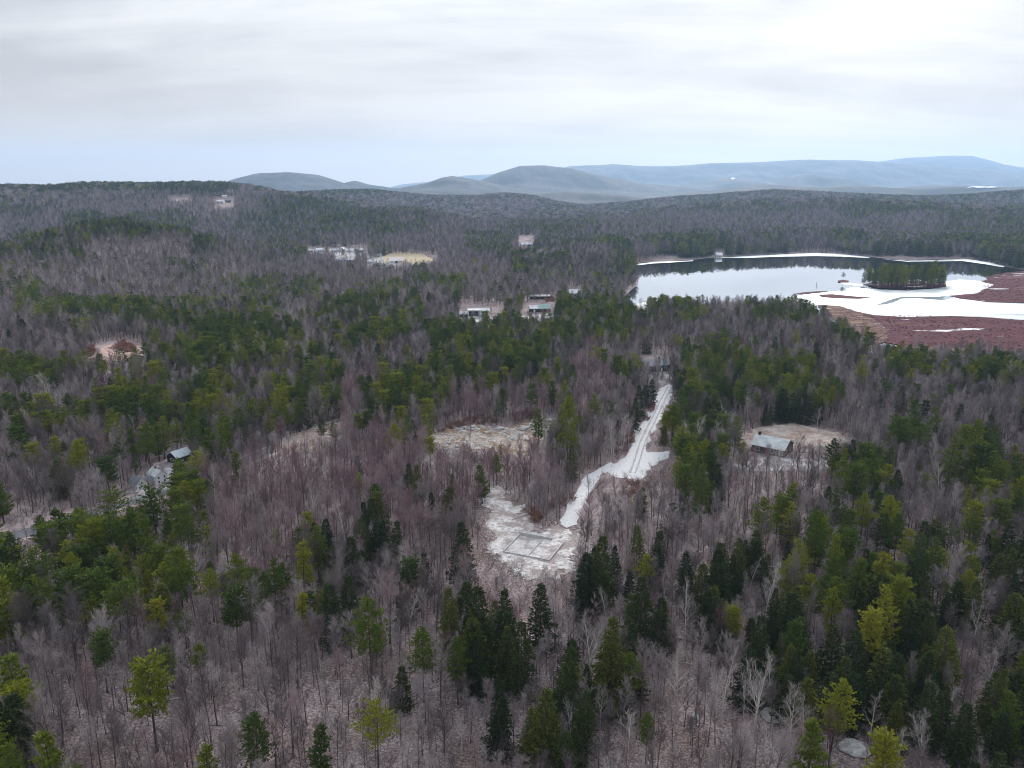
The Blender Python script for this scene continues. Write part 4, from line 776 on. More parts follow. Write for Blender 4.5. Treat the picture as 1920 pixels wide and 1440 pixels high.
# ------------------------------------------------------------------ the rest of the forest: instanced masses
def mass(name, X, Y, Z, H_, idx, rz, protos, label, cat, wide=None):
    n = len(X)
    if n == 0: return
    me = bpy.data.meshes.new(name); me.vertices.add(n); me.vertices.foreach_set('co', np.stack([X, Y, Z - .05], -1).ravel())
    sc0 = H_ / np.array([p.h for p in protos])[idx]; wd = NR.uniform(.85, 1.4, n) if wide is None else wide
    a = me.attributes.new('rot', 'FLOAT_VECTOR', 'POINT'); a.data.foreach_set('vector', np.stack([NR.normal(0, .035, n), NR.normal(0, .035, n), rz], -1).ravel())
    a = me.attributes.new('size', 'FLOAT_VECTOR', 'POINT'); a.data.foreach_set('vector', np.stack([sc0 * wd, sc0 * wd, sc0], -1).ravel())
    # joined instances come out in reverse order of linking: link in reverse so that idx picks its own source
    a = me.attributes.new('pick', 'INT', 'POINT'); a.data.foreach_set('value', idx.astype(np.int32))
    me.update(); o = link(bpy.data.objects.new(name, me)); tag(o, label, cat, kind='stuff')
    g = bpy.data.node_groups.new(name, 'GeometryNodeTree')
    g.interface.new_socket('Geometry', in_out='INPUT', socket_type='NodeSocketGeometry'); g.interface.new_socket('Geometry', in_out='OUTPUT', socket_type='NodeSocketGeometry')
    A = g.nodes.new; gi, go = A('NodeGroupInput'), A('NodeGroupOutput'); ip = A('GeometryNodeInstanceOnPoints'); jn = A('GeometryNodeJoinGeometry')
    for p in reversed(protos):
        oi = A('GeometryNodeObjectInfo'); oi.transform_space = 'ORIGINAL'; oi.inputs['Object'].default_value = p.joined; oi.inputs['As Instance'].default_value = True
        g.links.new(oi.outputs['Geometry'], jn.inputs[0])
    def attr(nm, ty):
        x = A('GeometryNodeInputNamedAttribute'); x.data_type = ty; x.inputs['Name'].default_value = nm; return x.outputs['Attribute']
    er = A('FunctionNodeEulerToRotation'); g.links.new(attr('rot', 'FLOAT_VECTOR'), er.inputs[0])
    g.links.new(gi.outputs[0], ip.inputs['Points']); g.links.new(jn.outputs[0], ip.inputs['Instance']); ip.inputs['Pick Instance'].default_value = True
    g.links.new(attr('pick', 'INT'), ip.inputs['Instance Index']); g.links.new(er.outputs[0], ip.inputs['Rotation']); g.links.new(attr('size', 'FLOAT_VECTOR'), ip.inputs['Scale'])
    g.links.new(ip.outputs[0], go.inputs[0]); md = o.modifiers.new('scatter', 'NODES'); md.node_group = g
    return o
rest = ~single
for s_, (nm, lab) in enumerate([('bare_woods', 'grey bare woods filling the middle ground'), ('maroon_bare_woods', 'red-brown bare woods around the clearings'), ('pale_birch_woods', 'scattered pale birches among the bare woods'),
                                ('pine_woods', 'green pines massed through the middle woods'), ('hemlock_woods', 'dark hemlocks massed through the middle woods')]):
    q_ = rest & (S == s_); pr = SPEC[s_][1]
    mass(nm, X[q_], Y[q_], Z[q_], HT[q_], PI_[q_] % len(pr), RZ[q_], pr, lab, 'woods')
X2, Y2, Z2, S2, _, _ = mid; ok = (S2 < 5); X2, Y2, Z2, S2 = X2[ok], Y2[ok], Z2[ok], S2[ok]; n2 = len(X2); H2 = NR.uniform(8.5, 13.5, n2); R2 = NR.uniform(0, 6.283, n2); I2 = NR.integers(0, 60, n2)
S2 = np.where((S2 == 3) & (Y2 > 800) & (NR.random(n2) < .5), 4, S2)
SH = 1 + .55 * (1 - sstep(60, 260, sdist(pond_xy, X2, Y2))) * (Y2 > 900)      # trees along the far shore, heightened to widen their dark reflection in the pond
for q_, pr, nm, lab in ((S2 <= 2, FG, 'far_bare_woods', 'bluish bare woods beyond the pond and up the hills'), (S2 == 3, FP, 'far_pine_woods', 'distant pines on the hills and around the pond'), (S2 == 4, FH, 'far_hemlock_woods', 'distant dark conifers on the hills')):
    mass(nm, X2[q_], Y2[q_], Z2[q_], H2[q_] * (1.12 if nm != 'far_bare_woods' else 1) * SH[q_], I2[q_] % len(pr), R2[q_], pr, lab, 'woods', wide=NR.uniform(1.2, 1.8, int(q_.sum())))
X3, Y3, Z3, S3, _, _ = dist; ok = (S3 < 5); X3, Y3, Z3, S3 = X3[ok], Y3[ok], Z3[ok], S3[ok]; n3 = len(X3); H3 = NR.uniform(11, 17, n3); R3 = NR.uniform(0, 6.283, n3); I3 = NR.integers(0, 60, n3)
# tall conifers stand along the crests of the far hills
S3 = np.where((S3 <= 2) & (NR.random(n3) < .05 + .3 * (fbm(X3 / 300, Y3 / 300, 51, 2) > .09)), 3, S3)
for q_, pr, nm, lab in ((S3 <= 2, XG, 'hillside_bare_woods', 'hazy bare woods covering the far ridges'), (S3 >= 3, XH, 'hillside_conifers', 'hazy conifers along the crests of the far ridges')):
    mass(nm, X3[q_], Y3[q_], Z3[q_], H3[q_], I3[q_] % len(pr), R3[q_], pr, lab, 'woods', wide=NR.uniform(1.3, 1.9, int(q_.sum())))
print('TREES near', len(X), 'single', int(single.sum()), 'mid', n2, 'dist', n3)


# ------------------------------------------------------------------ buildings and other made things
MT['white'] = M('white_clapboard', (.74, .75, .76), .6); t = NT(MT['white'])
t.base(t.mix(t.math('MULTIPLY', t.noise(1.2, 5), .35), (.64, .65, .66), (.42, .42, .42)))
MT['brown'] = barkmat('brown_siding', (.07, .045, .035), (.13, .085, .065))
MT['dark'] = barkmat('dark_boards', (.025, .022, .025), (.06, .052, .05))
def roofmat(name, a, b):
    m = M(name, rough=.55, spec=.4); t = NT(m)
    t.base(t.mix(t.ramp(t.noise(.55, 6, None, .7), [(.35, (0, 0, 0)), (.65, (1, 1, 1))]), a, b)); t.bump(t.noise(4, 3), .2, .05); return m
MT['roof_pale'] = roofmat('pale_worn_roof', (.28, .30, .31), (.46, .48, .48)); MT['roof_grey'] = roofmat('grey_shingles', (.10, .11, .13), (.20, .21, .24))
MT['roof_metal'] = roofmat('blue_grey_metal', (.42, .48, .53), (.55, .61, .66)); MT['roof_green'] = roofmat('green_metal', (.19, .29, .26), (.30, .40, .37))
MT['roof_snow'] = roofmat('snow_dusted_roof', (.42, .43, .45), (.66, .67, .69)); MT['roof_pink'] = roofmat('faded_pink_roof', (.55, .45, .45), (.72, .62, .62))
MT['glass'] = M('dark_glass', (.02, .025, .03), .08, .6); MT['trim'] = M('white_trim', (.78, .78, .78), .5); MT['concrete'] = stony('concrete', (.33, .32, .315), (.46, .45, .44), (.58, .57, .56), 1.6)
MT['slab'] = stony('wet_slab', (.28, .25, .24), (.46, .44, .43), (.66, .65, .64), .5, 8, (.35, .48, .62, (.32, .28, .26)))
def block(root, l, w_, h, rh, wm_, rm, off=(0, 0), axis='x', over=.45, wins=(), door=None, z0=-.6, chimney=None):
    """A gabled block of a house under root: wall, roof, windows (> pane), door."""
    ox, oy = off
    def tr(v):
        x, y, z = v
        if axis == 'y': x, y = -y, x
        return (x + ox, y + oy, z)
    def done(mb, name, mat, parent): mb.v = [tr(v) for v in mb.v]; return mb.build(name, mat, parent)
    L, W = l / 2, w_ / 2
    mb = MB(); mb.add([(-L, -W, z0), (L, -W, z0), (L, W, z0), (-L, W, z0), (-L, -W, h), (L, -W, h), (L, W, h), (-L, W, h), (-L, 0, h + rh), (L, 0, h + rh)],
                      [(0, 1, 5, 4), (2, 3, 7, 6), (1, 2, 6, 9, 5), (3, 0, 4, 8, 7), (3, 2, 1, 0)])
    done(mb, 'wall', wm_, root)
    mb = MB(); k = rh / W; o = over; e = h - k * o; th = .22
    for s in (-1, 1):
        p = [(-L - o, s * (W + o), e + .03), (L + o, s * (W + o), e + .03), (L + o, 0, h + rh + .03), (-L - o, 0, h + rh + .03)]
        q_ = [(x, y, z + th) for x, y, z in p]; f = [(0, 1, 2, 3), (7, 6, 5, 4), (0, 4, 5, 1), (1, 5, 6, 2), (3, 7, 4, 0)]
        mb.add(p + q_, f if s > 0 else [tuple(reversed(a)) for a in f])
    roof = done(mb, 'roof', rm, root)
    if chimney:
        cx_, cw = chimney; mb = MB(); mb.box(cx_ - cw, cx_ + cw, -cw, cw, h + rh - .7, h + rh + 1.1); mb.box(cx_ - cw - .08, cx_ + cw + .08, -cw - .08, cw + .08, h + rh + 1.1, h + rh + 1.25); done(mb, 'chimney', MT['dark'], roof)
    def panel(side, u_, z, ww, hh, d0, d1):
        mb = MB()
        if side in '-+' : s = -1 if side == '-' else 1; y0 = s * (W + d0); y1 = s * (W + d1); mb.box(u_ - ww / 2, u_ + ww / 2, min(y0, y1), max(y0, y1), z, z + hh)
        else: s = -1 if side == '<' else 1; x0 = s * (L + d0); x1 = s * (L + d1); mb.box(min(x0, x1), max(x0, x1), u_ - ww / 2, u_ + ww / 2, z, z + hh)
        return mb
    for side, u_, z, ww, hh in wins:
        f = done(panel(side, u_, z - .12, ww + .24, hh + .24, -.02, .05), 'window', MT['trim'], root)
        done(panel(side, u_, z, ww, hh, .0, .075), 'pane', MT['glass'], f)
    if door:
        side, u_, ww, hh = door; d = done(panel(side, u_, .0, ww, hh, -.02, .06), 'door', MT['dark'] if wm_ is not MT['dark'] else MT['trim'], root)
        done(panel(side, u_ + ww * .36, hh * .46, .09, .09, .05, .12), 'handle', MT['trim'], d)
def dirz(p, q_): return math.atan2(q_.y - p.y, q_.x - p.x)
def house(name, px, py, rz, label, cat='house', h=0):
    p = at(px, py, h); return tag(empty(name, p, rz), label, cat)
# brown house
hs = house('house', 1449, 826, R(-37), 'brown house with a broad pale grey roof on the wooded bank', h=4.2)
block(hs, 12.5, 10.5, 2.9, 2.7, MT['brown'], MT['roof_pale'], wins=[('-', -4, .9, 1.5, 1.2), ('-', 1.5, .9, 1.5, 1.2), ('-', 5, .9, 1.2, 1.2), ('>', -2.2, .9, 1.2, 1.2), ('>', 2.2, .9, 1.2, 1.2)], door=('-', -1.2, 1.1, 2.1), chimney=(-5.2, .45))
p = at(1412, 842); tk = tag(empty('propane_tank', p, R(-37)), 'small white propane tank at the left corner of the brown house', 'tank')
mb = MB(); mb.tube([(-1.15, 0, .8), (-1.05, 0, .8), (-.85, 0, .8), (.85, 0, .8), (1.05, 0, .8), (1.15, 0, .8)], [.12, .38, .5, .5, .38, .12], 10); mb.build('tank_body', MT['trim'], tk, True)
for sx in (-.6, .6): mb = MB(); mb.box(sx - .1, sx + .1, -.4, .4, -.3, .45); mb.build('foot', MT['concrete'], tk)
dh = house('house', 1226, 694, R(20), 'dark grey house among trees at the head of the gravel road')
block(dh, 15, 8.5, 3.4, 2.6, MT['dark'], MT['roof_grey'], wins=[('-', -4.5, .9, 1.4, 1.3), ('-', 0, .9, 1.4, 1.3), ('-', 4.5, .9, 1.4, 1.3)], door=('-', 2.4, 1.1, 2.1), chimney=(3, .4))
# white farmhouse, its fence and shed
a_, b_ = at(250, 939), at(330, 915); rz = dirz(a_, b_)
fh = house('farmhouse', 283, 908, rz, 'white farmhouse with dark gabled roofs beside the country road'); fh.scale = (.58, .58, .58)
block(fh, 9.5, 7.2, 5.2, 2.8, MT['white'], MT['roof_pale'], (4.6, .6), 'y', wins=[('<', -1.8, .8, 1.0, 1.5), ('<', 1.8, .8, 1.0, 1.5), ('<', -1.8, 3.3, 1.0, 1.4), ('<', 1.8, 3.3, 1.0, 1.4), ('-', 0, 3.2, 1.0, 1.4)], chimney=(1, .35))
block(fh, 8.5, 6.0, 4.2, 2.6, MT['white'], MT['roof_grey'], (-7.2, .4), 'y', wins=[('<', -1.4, .8, .9, 1.4), ('<', 1.4, .8, .9, 1.4), ('<', 0, 3.4, .9, 1.3)])
block(fh, 5.6, 5.4, 3.0, 2.0, MT['white'], MT['roof_grey'], (-1.6, .8), 'x', over=.2, wins=[('-', 1.5, .9, 1.0, 1.3)], door=('-', -.8, 1.0, 2.1))
sh = house('shed', 337, 864, dirz(at(326, 860), at(352, 852)) , 'small dark shed with a blue-grey metal roof behind the farmhouse', 'shed')
block(sh, 6.2, 5.4, 2.5, 1.7, MT['dark'], MT['roof_metal'], wins=[('<', 0, 1.2, 1.6, .5)])
fa, fb = at(236, 943), at(318, 918); n_ = 13; rzf = dirz(fa, fb); fc = tag(empty('rail_fence', fa, 0), 'white rail fence between the farmhouse and the road', 'fence')
prev = None
for i in range(n_):
    q_ = fa.lerp(fb, i / (n_ - 1)); q_.z = hz(q_.x, q_.y); loc = q_ - fa; mb = MB(); mb.box(loc.x - .09, loc.x + .09, loc.y - .09, loc.y + .09, loc.z - .3, loc.z + 1.25); mb.build('post', MT['trim'], fc)
    if prev is not None:
        for z_ in (.5, 1.0): mb = MB(); mb.tube([prev + Vector((0, -.1, z_)), loc + Vector((0, -.1, z_))], [.07, .07], 4); mb.build('rail', MT['trim'], fc)
    prev = loc
# concrete foundation
cs = [at(943, 1036), at(1030, 1053), at(1078, 1024)]; L0, F0, R0 = cs
ex = (F0 - L0); ex.z = 0; lx = ex.length; ex.normalize(); ey = Vector((-ex.y, ex.x, 0)); wy = abs((R0 - F0).dot(ey)); zf = max(c.z for c in cs)
fd = tag(empty('concrete_foundation', (L0.x, L0.y, zf), math.atan2(ex.y, ex.x)), 'unfinished concrete house foundation in the snow dusted lot', 'foundation')
TH, HT_ = .24, .6
def fwall(x0, x1, y0, y1, z1=HT_): mb = MB(); mb.box(x0, x1, y0, y1, -1.2, z1); mb.build('wall', MT['concrete'], fd)
fwall(0, lx, 0, TH, .45); fwall(0, TH, TH, wy - TH); fwall(0, lx * .74, wy - TH, wy, 1.1); fwall(lx - TH, lx, TH, wy - TH, .5); fwall(lx * .53, lx * .53 + TH, TH, wy - TH, .55)
mb = MB(); mb.box(TH + .01, lx * .53 - .01, TH + .01, wy - TH - .01, -1.0, .12); mb.build('floor_slab', MT['slab'], fd)
mb = MB(); mb.box(lx * .53 + TH + .01, lx - TH - .01, TH + .01, wy - TH - .01, -1.0, .3); mb.build('gravel_fill', MT['cleared'], fd)
# parked car by the road
def car(px, py, rz, label, paint):
    c = tag(empty('parked_car', at(px, py) + Vector((0, 0, .2)), rz), label, 'car')
    prof = [(-2.2, .45), (-2.25, .8), (-2.1, 1.0), (-1.9, 1.55), (-1.6, 1.7), (.3, 1.7), (.75, 1.6), (1.3, 1.08), (2.15, .95), (2.3, .75), (2.25, .42)]
    mb = MB(); n = len(prof); w2 = [.86, .9, .9, .74, .70, .70, .72, .86, .86, .84, .82]
    mb.add([(x, -w2[i], z) for i, (x, z) in enumerate(prof)] + [(x, w2[i], z) for i, (x, z) in enumerate(prof)], [tuple(range(n - 1, -1, -1))[::-1], tuple(range(2 * n - 1, n - 1, -1))] + [(i, n + i, n + (i + 1) % n, (i + 1) % n) for i in range(n)])
    mb.build('body', paint, c)
    for s in (-1, 1):
        for x0, x1 in ((-1.75, -.75), (-.65, .3)):
            mb = MB(); mb.add([(x0, s * .875, 1.08), (x1, s * .875, 1.08), (x1 - .02, s * .76, 1.55), (x0 + .05, s * .76, 1.55)], [(0, 1, 2, 3)]); mb.build('window', MT['glass'], c)
        for x0 in (-1.4, 1.45):
            mb = MB(); mb.tube([(x0, s * .68, .36), (x0, s * .92, .36)], [.36, .36], 12, cap=True); ty_ = mb.build('wheel', MT['dark'], c)
            mb = MB(); mb.tube([(x0, s * .90, .36), (x0, s * .935, .36)], [.2, .2], 10, cap=True); mb.build('rim', MT['trim'], ty_)
        mb = MB(); mb.box(2.2, 2.31, s * .62 - .16, s * .62 + .16, .72, .88); mb.build('headlight', MT['trim'], c)
    for xa, za, xb, zb in ((.72, 1.61, 1.27, 1.12), (-1.62, 1.62, -1.92, 1.15)):
        dx = .03 if xa > 0 else -.03
        mb = MB(); mb.add([(xa + dx, -.64, za), (xa + dx, .64, za), (xb + dx, .76, zb), (xb + dx, -.76, zb)], [(0, 1, 2, 3)]); mb.build('windscreen', MT['glass'], c)
    return c
car(1223, 741, R(15), 'white car parked at the left of the gravel road', M('white_paint', (.75, .76, .77), .3, .5))
# roadside buildings below the pond
b1 = house('white_building', 888, 594, R(4), 'white flat-fronted building with a large dark window in the middle distance', 'building')
block(b1, 8.8, 7, 5.4, .7, MT['white'], MT['roof_snow'], (0, 0), wins=[('-', 0, .9, 7.4, 3.9)], over=.3)
block(b1, 7.5, 6, 4.6, 1.5, MT['white'], MT['roof_snow'], (8.3, .6), wins=[('-', -1.8, .8, 1.2, 1.4), ('-', 1.4, .8, 1.2, 1.4), ('-', -1.8, 2.9, 1.2, 1.2), ('-', 1.4, 2.9, 1.2, 1.2)], over=.3)
block(b1, 9, 6, 2.6, 1.4, MT['white'], MT['roof_snow'], (-9.2, .4), door=('-', 0, 2.6, 2.1), over=.3)
b2 = house('green_roofed_house', 1012, 584, R(6), 'low house with a green metal roof near the pond'); block(b2, 9, 8, 2.9, 2.6, MT['brown'], MT['roof_green'], (3.5, 0), wins=[('-', -2, .9, 1.3, 1.2), ('-', 2, .9, 1.3, 1.2)]); block(b2, 7, 6.5, 2.7, 2.0, MT['dark'], MT['roof_snow'], (-4.8, -.3), over=.3, door=('-', 0, 1.0, 2.0))
b3 = house('cottage', 1077, 556, R(-20), 'small white roofed cottage behind the pines near the pond'); block(b3, 9, 7, 3.4, 2.8, MT['dark'], MT['roof_snow'], wins=[('-', -2, 1, 1.2, 1.2), ('-', 2, 1, 1.2, 1.2)])
b4 = house('long_shed', 1012, 560, R(2), 'long low shed with a pale roof behind the green roofed house', 'shed'); block(b4, 17, 6, 2.4, 1.0, MT['dark'], MT['roof_snow'], over=.3, wins=[('-', -5, .9, 1.5, .9), ('-', 0, .9, 1.5, .9), ('-', 5, .9, 1.5, .9)])
p = at(934, 585); fp = tag(empty('flagpole', p), 'slim white pole right of the white building', 'pole'); mb = MB(); mb.tube([(0, 0, -.3), (0, 0, 9)], [.16, .1], 8); mb.build('pole', MT['trim'], fp); mb = MB(); mb.tube([(0, 0, 9), (0, 0, 9.15), (0, 0, 9.3)], [.06, .18, .03], 8, cap=True); mb.build('finial', MT['trim'], fp)
# hamlet
VIL = [(583,473,9,6,3,'roof_snow','white','leftmost small white house of the hamlet'),(600,472,11,7,3.2,'roof_snow','white','second white house from the left end of the hamlet'),(628,473,13,7,3,'roof_snow','white','long white house behind the left hamlet pine'),
       (642,472,9,7,4.5,'roof_grey','white','grey roofed white house in the back row of the hamlet'),(656,473,12,7,3,'roof_snow','white','white house behind the right hamlet pine'),(674,473,11,7,3.2,'roof_snow','brown','brown house with pale roof in the hamlet back row'),
       (648,491,22,8,2.6,'roof_snow','dark','long dark building with a white roof in front of the hamlet'),(706,499,10,7,3,'roof_snow','white','white house in the middle of the hamlet'),(717,500,8,6,2.6,'roof_green','white','small green roofed house in the hamlet'),
       (692,494,9,6,2.6,'roof_snow','white','low white house left of the pink barn'),(731,503,8,6,2.5,'roof_snow','dark','small dark shed with a pale roof below the barn'),(702,464,7,6,4.5,'roof_snow','white','tall narrow white house at the back of the hamlet'),(777,500,9,6,2.6,'roof_snow','white','white house right of the hamlet field')]
for i, (x, y, l, w_, h, rf, wl, lab) in enumerate(VIL):
    v_ = house('house', x, y, R((-12, 18, 4, 70, -6, 10, 3, -15, 25, 8, -20, 80, 12)[i]), lab); block(v_, l, w_, h, w_ * .33, MT[wl], MT[rf], over=.35, wins=[('-', -l * .25, .9, 1.3, 1.3), ('-', l * .25, .9, 1.3, 1.3)], door=('-', 0, 1.1, 2.1))
bn = house('barn', 743, 493, R(12), 'large barn with a faded pink roof beside the golden field', 'barn'); block(bn, 19, 11, 3.6, 4.2, MT['white'], MT['roof_pink'], wins=[('-', -6, 1, 1.6, 1.4), ('-', 6, 1, 1.6, 1.4)], door=('-', 0, 3.2, 3.0))
HL = [('white_house', 988, 462, 20, 9, 3.2, 'roof_snow', 'white', 4, 'long white house standing alone above the sandy lot'), ('house', 1052, 476, 9, 7, 3.4, 'roof_snow', 'white', 20, 'small white house at the right end of the sandy lot'),
      ('house', 414, 381, 16, 9, 4.5, 'roof_snow', 'white', -10, 'white house on the pale meadow high on the left hill'), ('house', 428, 379, 12, 8, 4, 'roof_grey', 'brown', 8, 'brown house right of the white hilltop house'), ('house', 445, 371, 16, 9, 4, 'roof_snow', 'white', -25, 'white house at the ridge of the left hill'), ('house', 421, 371, 11, 8, 4, 'roof_snow', 'white', 30, 'small white house above the hilltop meadow'),
      ('lake_house', 1347, 483, 9, 8, 4.6, 'roof_snow', 'white', 5, 'tall white house on the far shore of the pond'), ('house', 1300, 393, 14, 9, 4, 'roof_snow', 'white', 10, 'left one of two white houses beyond the far hills'), ('house', 1311, 393, 12, 9, 4, 'roof_snow', 'white', -12, 'right one of two white houses beyond the far hills'), ('house', 1431, 414, 11, 8, 5, 'roof_snow', 'white', 15, 'white house in the woods above the pond')]
for nm, x, y, l, w_, h, rf, wl, rz, lab in HL:
    v_ = house(nm, x, y, R(rz), lab); block(v_, l, w_, h, w_ * .3, MT[wl], MT[rf], over=.4, wins=[('-', -l * .28, 1, l * .2, 1.5), ('-', l * .28, 1, l * .2, 1.5)], door=('-', 0, 1.2, 2.2))
# boulders
def boulder(seed, sub=2):
    bm = bmesh.new(); bmesh.ops.create_icosphere(bm, subdivisions=sub, radius=1.0); rng = random.Random(seed); nrm_ = [Vector((rng.gauss(0, 1), rng.gauss(0, 1), rng.gauss(0, 1))).normalized() for _ in range(9)]
    for v_ in bm.verts:
        for n in nrm_:
            d = v_.co.dot(n)
            if d > .68: v_.co -= n * (d - .68)
        v_.co *= 1 + rng.uniform(-.04, .04); v_.co.z *= .72
    me = bpy.data.meshes.new('boulder'); bm.to_mesh(me); bm.free(); me.materials.append(MT['rock']); return me
MT['rock'] = stony('pale_granite', (.18, .17, .17), (.36, .35, .34), (.56, .55, .54), .9)
BD = [boulder(i) for i in range(4)]
BL = [(938,806,1.7,'flat'),(946,812,1.3,'small'),(888,802,1.5,'pale'),(872,803,1.0,'low'),(984,806,2.0,'large white'),(996,800,1.6,'whitish'),(1008,796,2.2,'big'),(1020,802,1.5,'rounded'),(978,815,1.3,'grey'),(960,824,1.1,'lone'),(1030,792,1.6,'blocky'),(842,832,1.2,'left'),(858,838,1.0,'front'),(912,812,1.1,'middle'),(1000,812,1.4,'squat'),(990,826,1.2,'lower')]
for i, (x, y, s, adj) in enumerate(BL):
    o = link(bpy.data.objects.new('boulder', BD[i % 4])); p = at(x, y); o.location = (p.x, p.y, p.z + s * .25); o.scale = (s * 1.2, s, s * .9); o.rotation_euler = (0, 0, i * 1.7)
    tag(o, '%s boulder %s of the sandy clearing' % (adj, 'at the left end' if x < 880 else 'near the middle' if x < 965 else 'in the rock pile at the right end'), 'boulder', 'boulders of the sandy clearing')
for i, (x, y, s) in enumerate([(628,812,1.3),(634,818,1.1),(640,815,1.5),(645,822,1.0),(632,826,1.2),(622,830,.9),(648,812,1.0)]):
    o = link(bpy.data.objects.new('boulder', BD[(i + 1) % 4])); p = at(x, y); o.location = (p.x, p.y, p.z + s * .3); o.scale = (s, s * .9, s * .9); o.rotation_euler = (0, 0, i * 2.1)
    tag(o, 'white rock beside the grassy opening, %s of the pile' % ['third', 'fourth', 'sixth', 'seventh', 'second', 'first', 'topmost'][i], 'boulder', 'white rocks beside the grassy opening')
for i, (x, y, s, adj) in enumerate([(1470,1345,3.0,'broad grey ledge left of the green pine near the bottom'),(1510,1362,2.0,'grey rock left of the green pine near the bottom'),(1605,1405,2.6,'broad bluish ledge between the two lower right pines'),(1700,1378,1.6,'rough rock at the foot of the dark stand'),(1305,1345,.7,'small grey boulder in the open woods, lower right of centre'),(1368,1165,1.4,'pale rock left of the big dark stand')]):
    o = link(bpy.data.objects.new('boulder', BD[i % 4])); p = at(x, y); o.location = (p.x, p.y, p.z + s * .12); o.scale = (s * 1.5, s, s * .5); o.rotation_euler = (0, 0, i * 1.3); tag(o, adj, 'boulder')
# fallen logs
for i, (x, y, x2, y2, r_, lab) in enumerate([(1182,930,1215,927,.2,'pale log lying across the stony track'),(1176,944,1200,943,.15,'second log below the one across the stony track'),(963,966,982,962,.18,'dark log on the upper part of the lot'),(890,952,915,948,.14,'log at the left edge of the lot'),(1305,1160,1370,1166,.18,'long pale fallen trunk before the dark stand'),(1215,1125,1262,1118,.13,'thin fallen trunk among hemlocks right of the lot'),(960,975,1060,940,.12,'long slash trunk along the bank above the lot'),(1565,1290,1620,1300,.14,'pale fallen limb at the edge of the dark stand'),(700,1345,735,1330,.12,'fallen branch in the open woods near the bottom')]):
    a_, b_ = at(x, y), at(x2, y2); d = b_ - a_; o = tag(empty('fallen_log', a_ + Vector((0, 0, r_ + .1)), 0), lab, 'log'); mb = MB(); mb.tube([d * .0, d * .33 + Vector((0, 0, .1)), d * .66, d], [r_, r_ * .9, r_ * .75, r_ * .5], 7, cap=True); mb.build('stem', MT['bark_pale'], o)
    for k in range(4): mb = MB(); s = d * (.3 + .16 * k); mb.tube([s, s + Vector((.5 * (-1) ** k, .6, .5 + .2 * k))], [r_ * .35, .01], 4); mb.build('branch_stub', MT['bark_pale'], o)

# ------------------------------------------------------------------ undergrowth, brush, rubble
MT['brushleaf'] = twigmat('russet_leaves', [(0, (.19, .085, .06)), (1, (.31, .17, .125))])
def shrub(seed, h, tw, nb=9, ntw=4, leafy=False):
    rng = random.Random(seed); T, K = MB(), MB()
    for s in range(nb):
        az = rng.uniform(0, 6.28); p = Vector((math.cos(az) * .15, math.sin(az) * .15, -.15)); d = Vector((math.cos(az) * .5, math.sin(az) * .5, 1.0)).normalized(); q_ = p + d * h * rng.uniform(.6, 1.05)
        flat(T, p, q_, .02, .008, 0, rng)
        for k in range(5):
            a = p.lerp(q_, .25 + .15 * k); e_ = rot_about(d, rng.uniform(.4, 1.0), rng.uniform(0, 6.28))
            b = a + e_ * h * .3; flat(K, a, b, .012, .005, 0, rng)
            for j in range(ntw):
                c = a.lerp(b, (j + .5) / ntw)
                if leafy: tuft(K, c, e_, 1, .28, .09, rng)
                else: flat(K, c, c + rot_about(e_, .7, rng.uniform(0, 6.28)) * h * .16, tw, 0, 0, rng)
    return T, K
UG = [Proto('scrub', shrub(800 + i, 3.0, .012), B, [MT['twig_grey']], 3.0, '') for i in range(3)] + [Proto('scrub', shrub(810 + i, 3.0, .012), B, [MT['twig_red']], 3.0, '') for i in range(2)]
RB = [Proto('russet_brush', shrub(820 + i, 2.0, .01, 8, 4, True), B, [MT['brushleaf']], 2.0, '') for i in range(2)]
BG = [Proto('bog_shrub', shrub(830 + i, 1.4, .03, 9, 3), B, [twigmat('bog_twigs', [(0, (.06, .012, .018)), (1, (.105, .032, .04))])], 1.4, '') for i in range(2)]
xs, ys = scatter_points(62, 430, 2.5); zs = HG(xs, ys); bx, by = proj(xs, ys, zs); bad = NR.random(len(xs)) < .3
for P in (road_px, drive_px, clear_px, quarry_px, lawn_px): bad |= in_poly(P, bx, by)
lane_xy = strip(lane, 5.5); bad |= in_poly(lane_xy, xs, ys); bad |= (bx < -200) | (bx > 2120) | (by > 1620)
xs, ys, zs = xs[~bad], ys[~bad], zs[~bad]; n = len(xs)
mass('undergrowth', xs, ys, zs, NR.uniform(1.0, 4.2, n) * (.7 + .6 * vnoise(xs / 18, ys / 18, 77)), NR.integers(0, len(UG), n), NR.uniform(0, 6.28, n), UG, 'thin bare undergrowth covering the forest floor', 'undergrowth')
def deadwood(seed):
    rng = random.Random(seed); T, K = MB(), MB(); L = rng.uniform(4, 7); pts = [Vector((L * (i / 4 - .5), rng.uniform(-.15, .15), .18 + rng.uniform(0, .12))) for i in range(5)]
    T.tube(pts, [.14, .12, .1, .075, .03], 5)
    for k in range(7):
        a = pts[1 + k % 3].lerp(pts[2 + k % 3], rng.random()); d = Vector((rng.uniform(.2, 1), rng.uniform(-1, 1), rng.uniform(0, .7))).normalized(); flat(K, a, a + d * rng.uniform(.7, 1.8), .03, .008, 0, rng)
    return T, K
DW = [Proto('deadwood', deadwood(850 + i), [MT['bark_pale'] if i % 2 else MT['bark']], [MT['twig_pale'] if i % 2 else MT['twig_grey']], 1.0, '') for i in range(4)]
pick = NR.random(len(xs)) < .09; n = int(pick.sum())
mass('fallen_deadwood', xs[pick], ys[pick], zs[pick], NR.uniform(.3, .75, n), NR.integers(0, 4, n), NR.uniform(0, 6.28, n), DW, 'fallen dead limbs scattered over the leaf litter', 'deadwood')
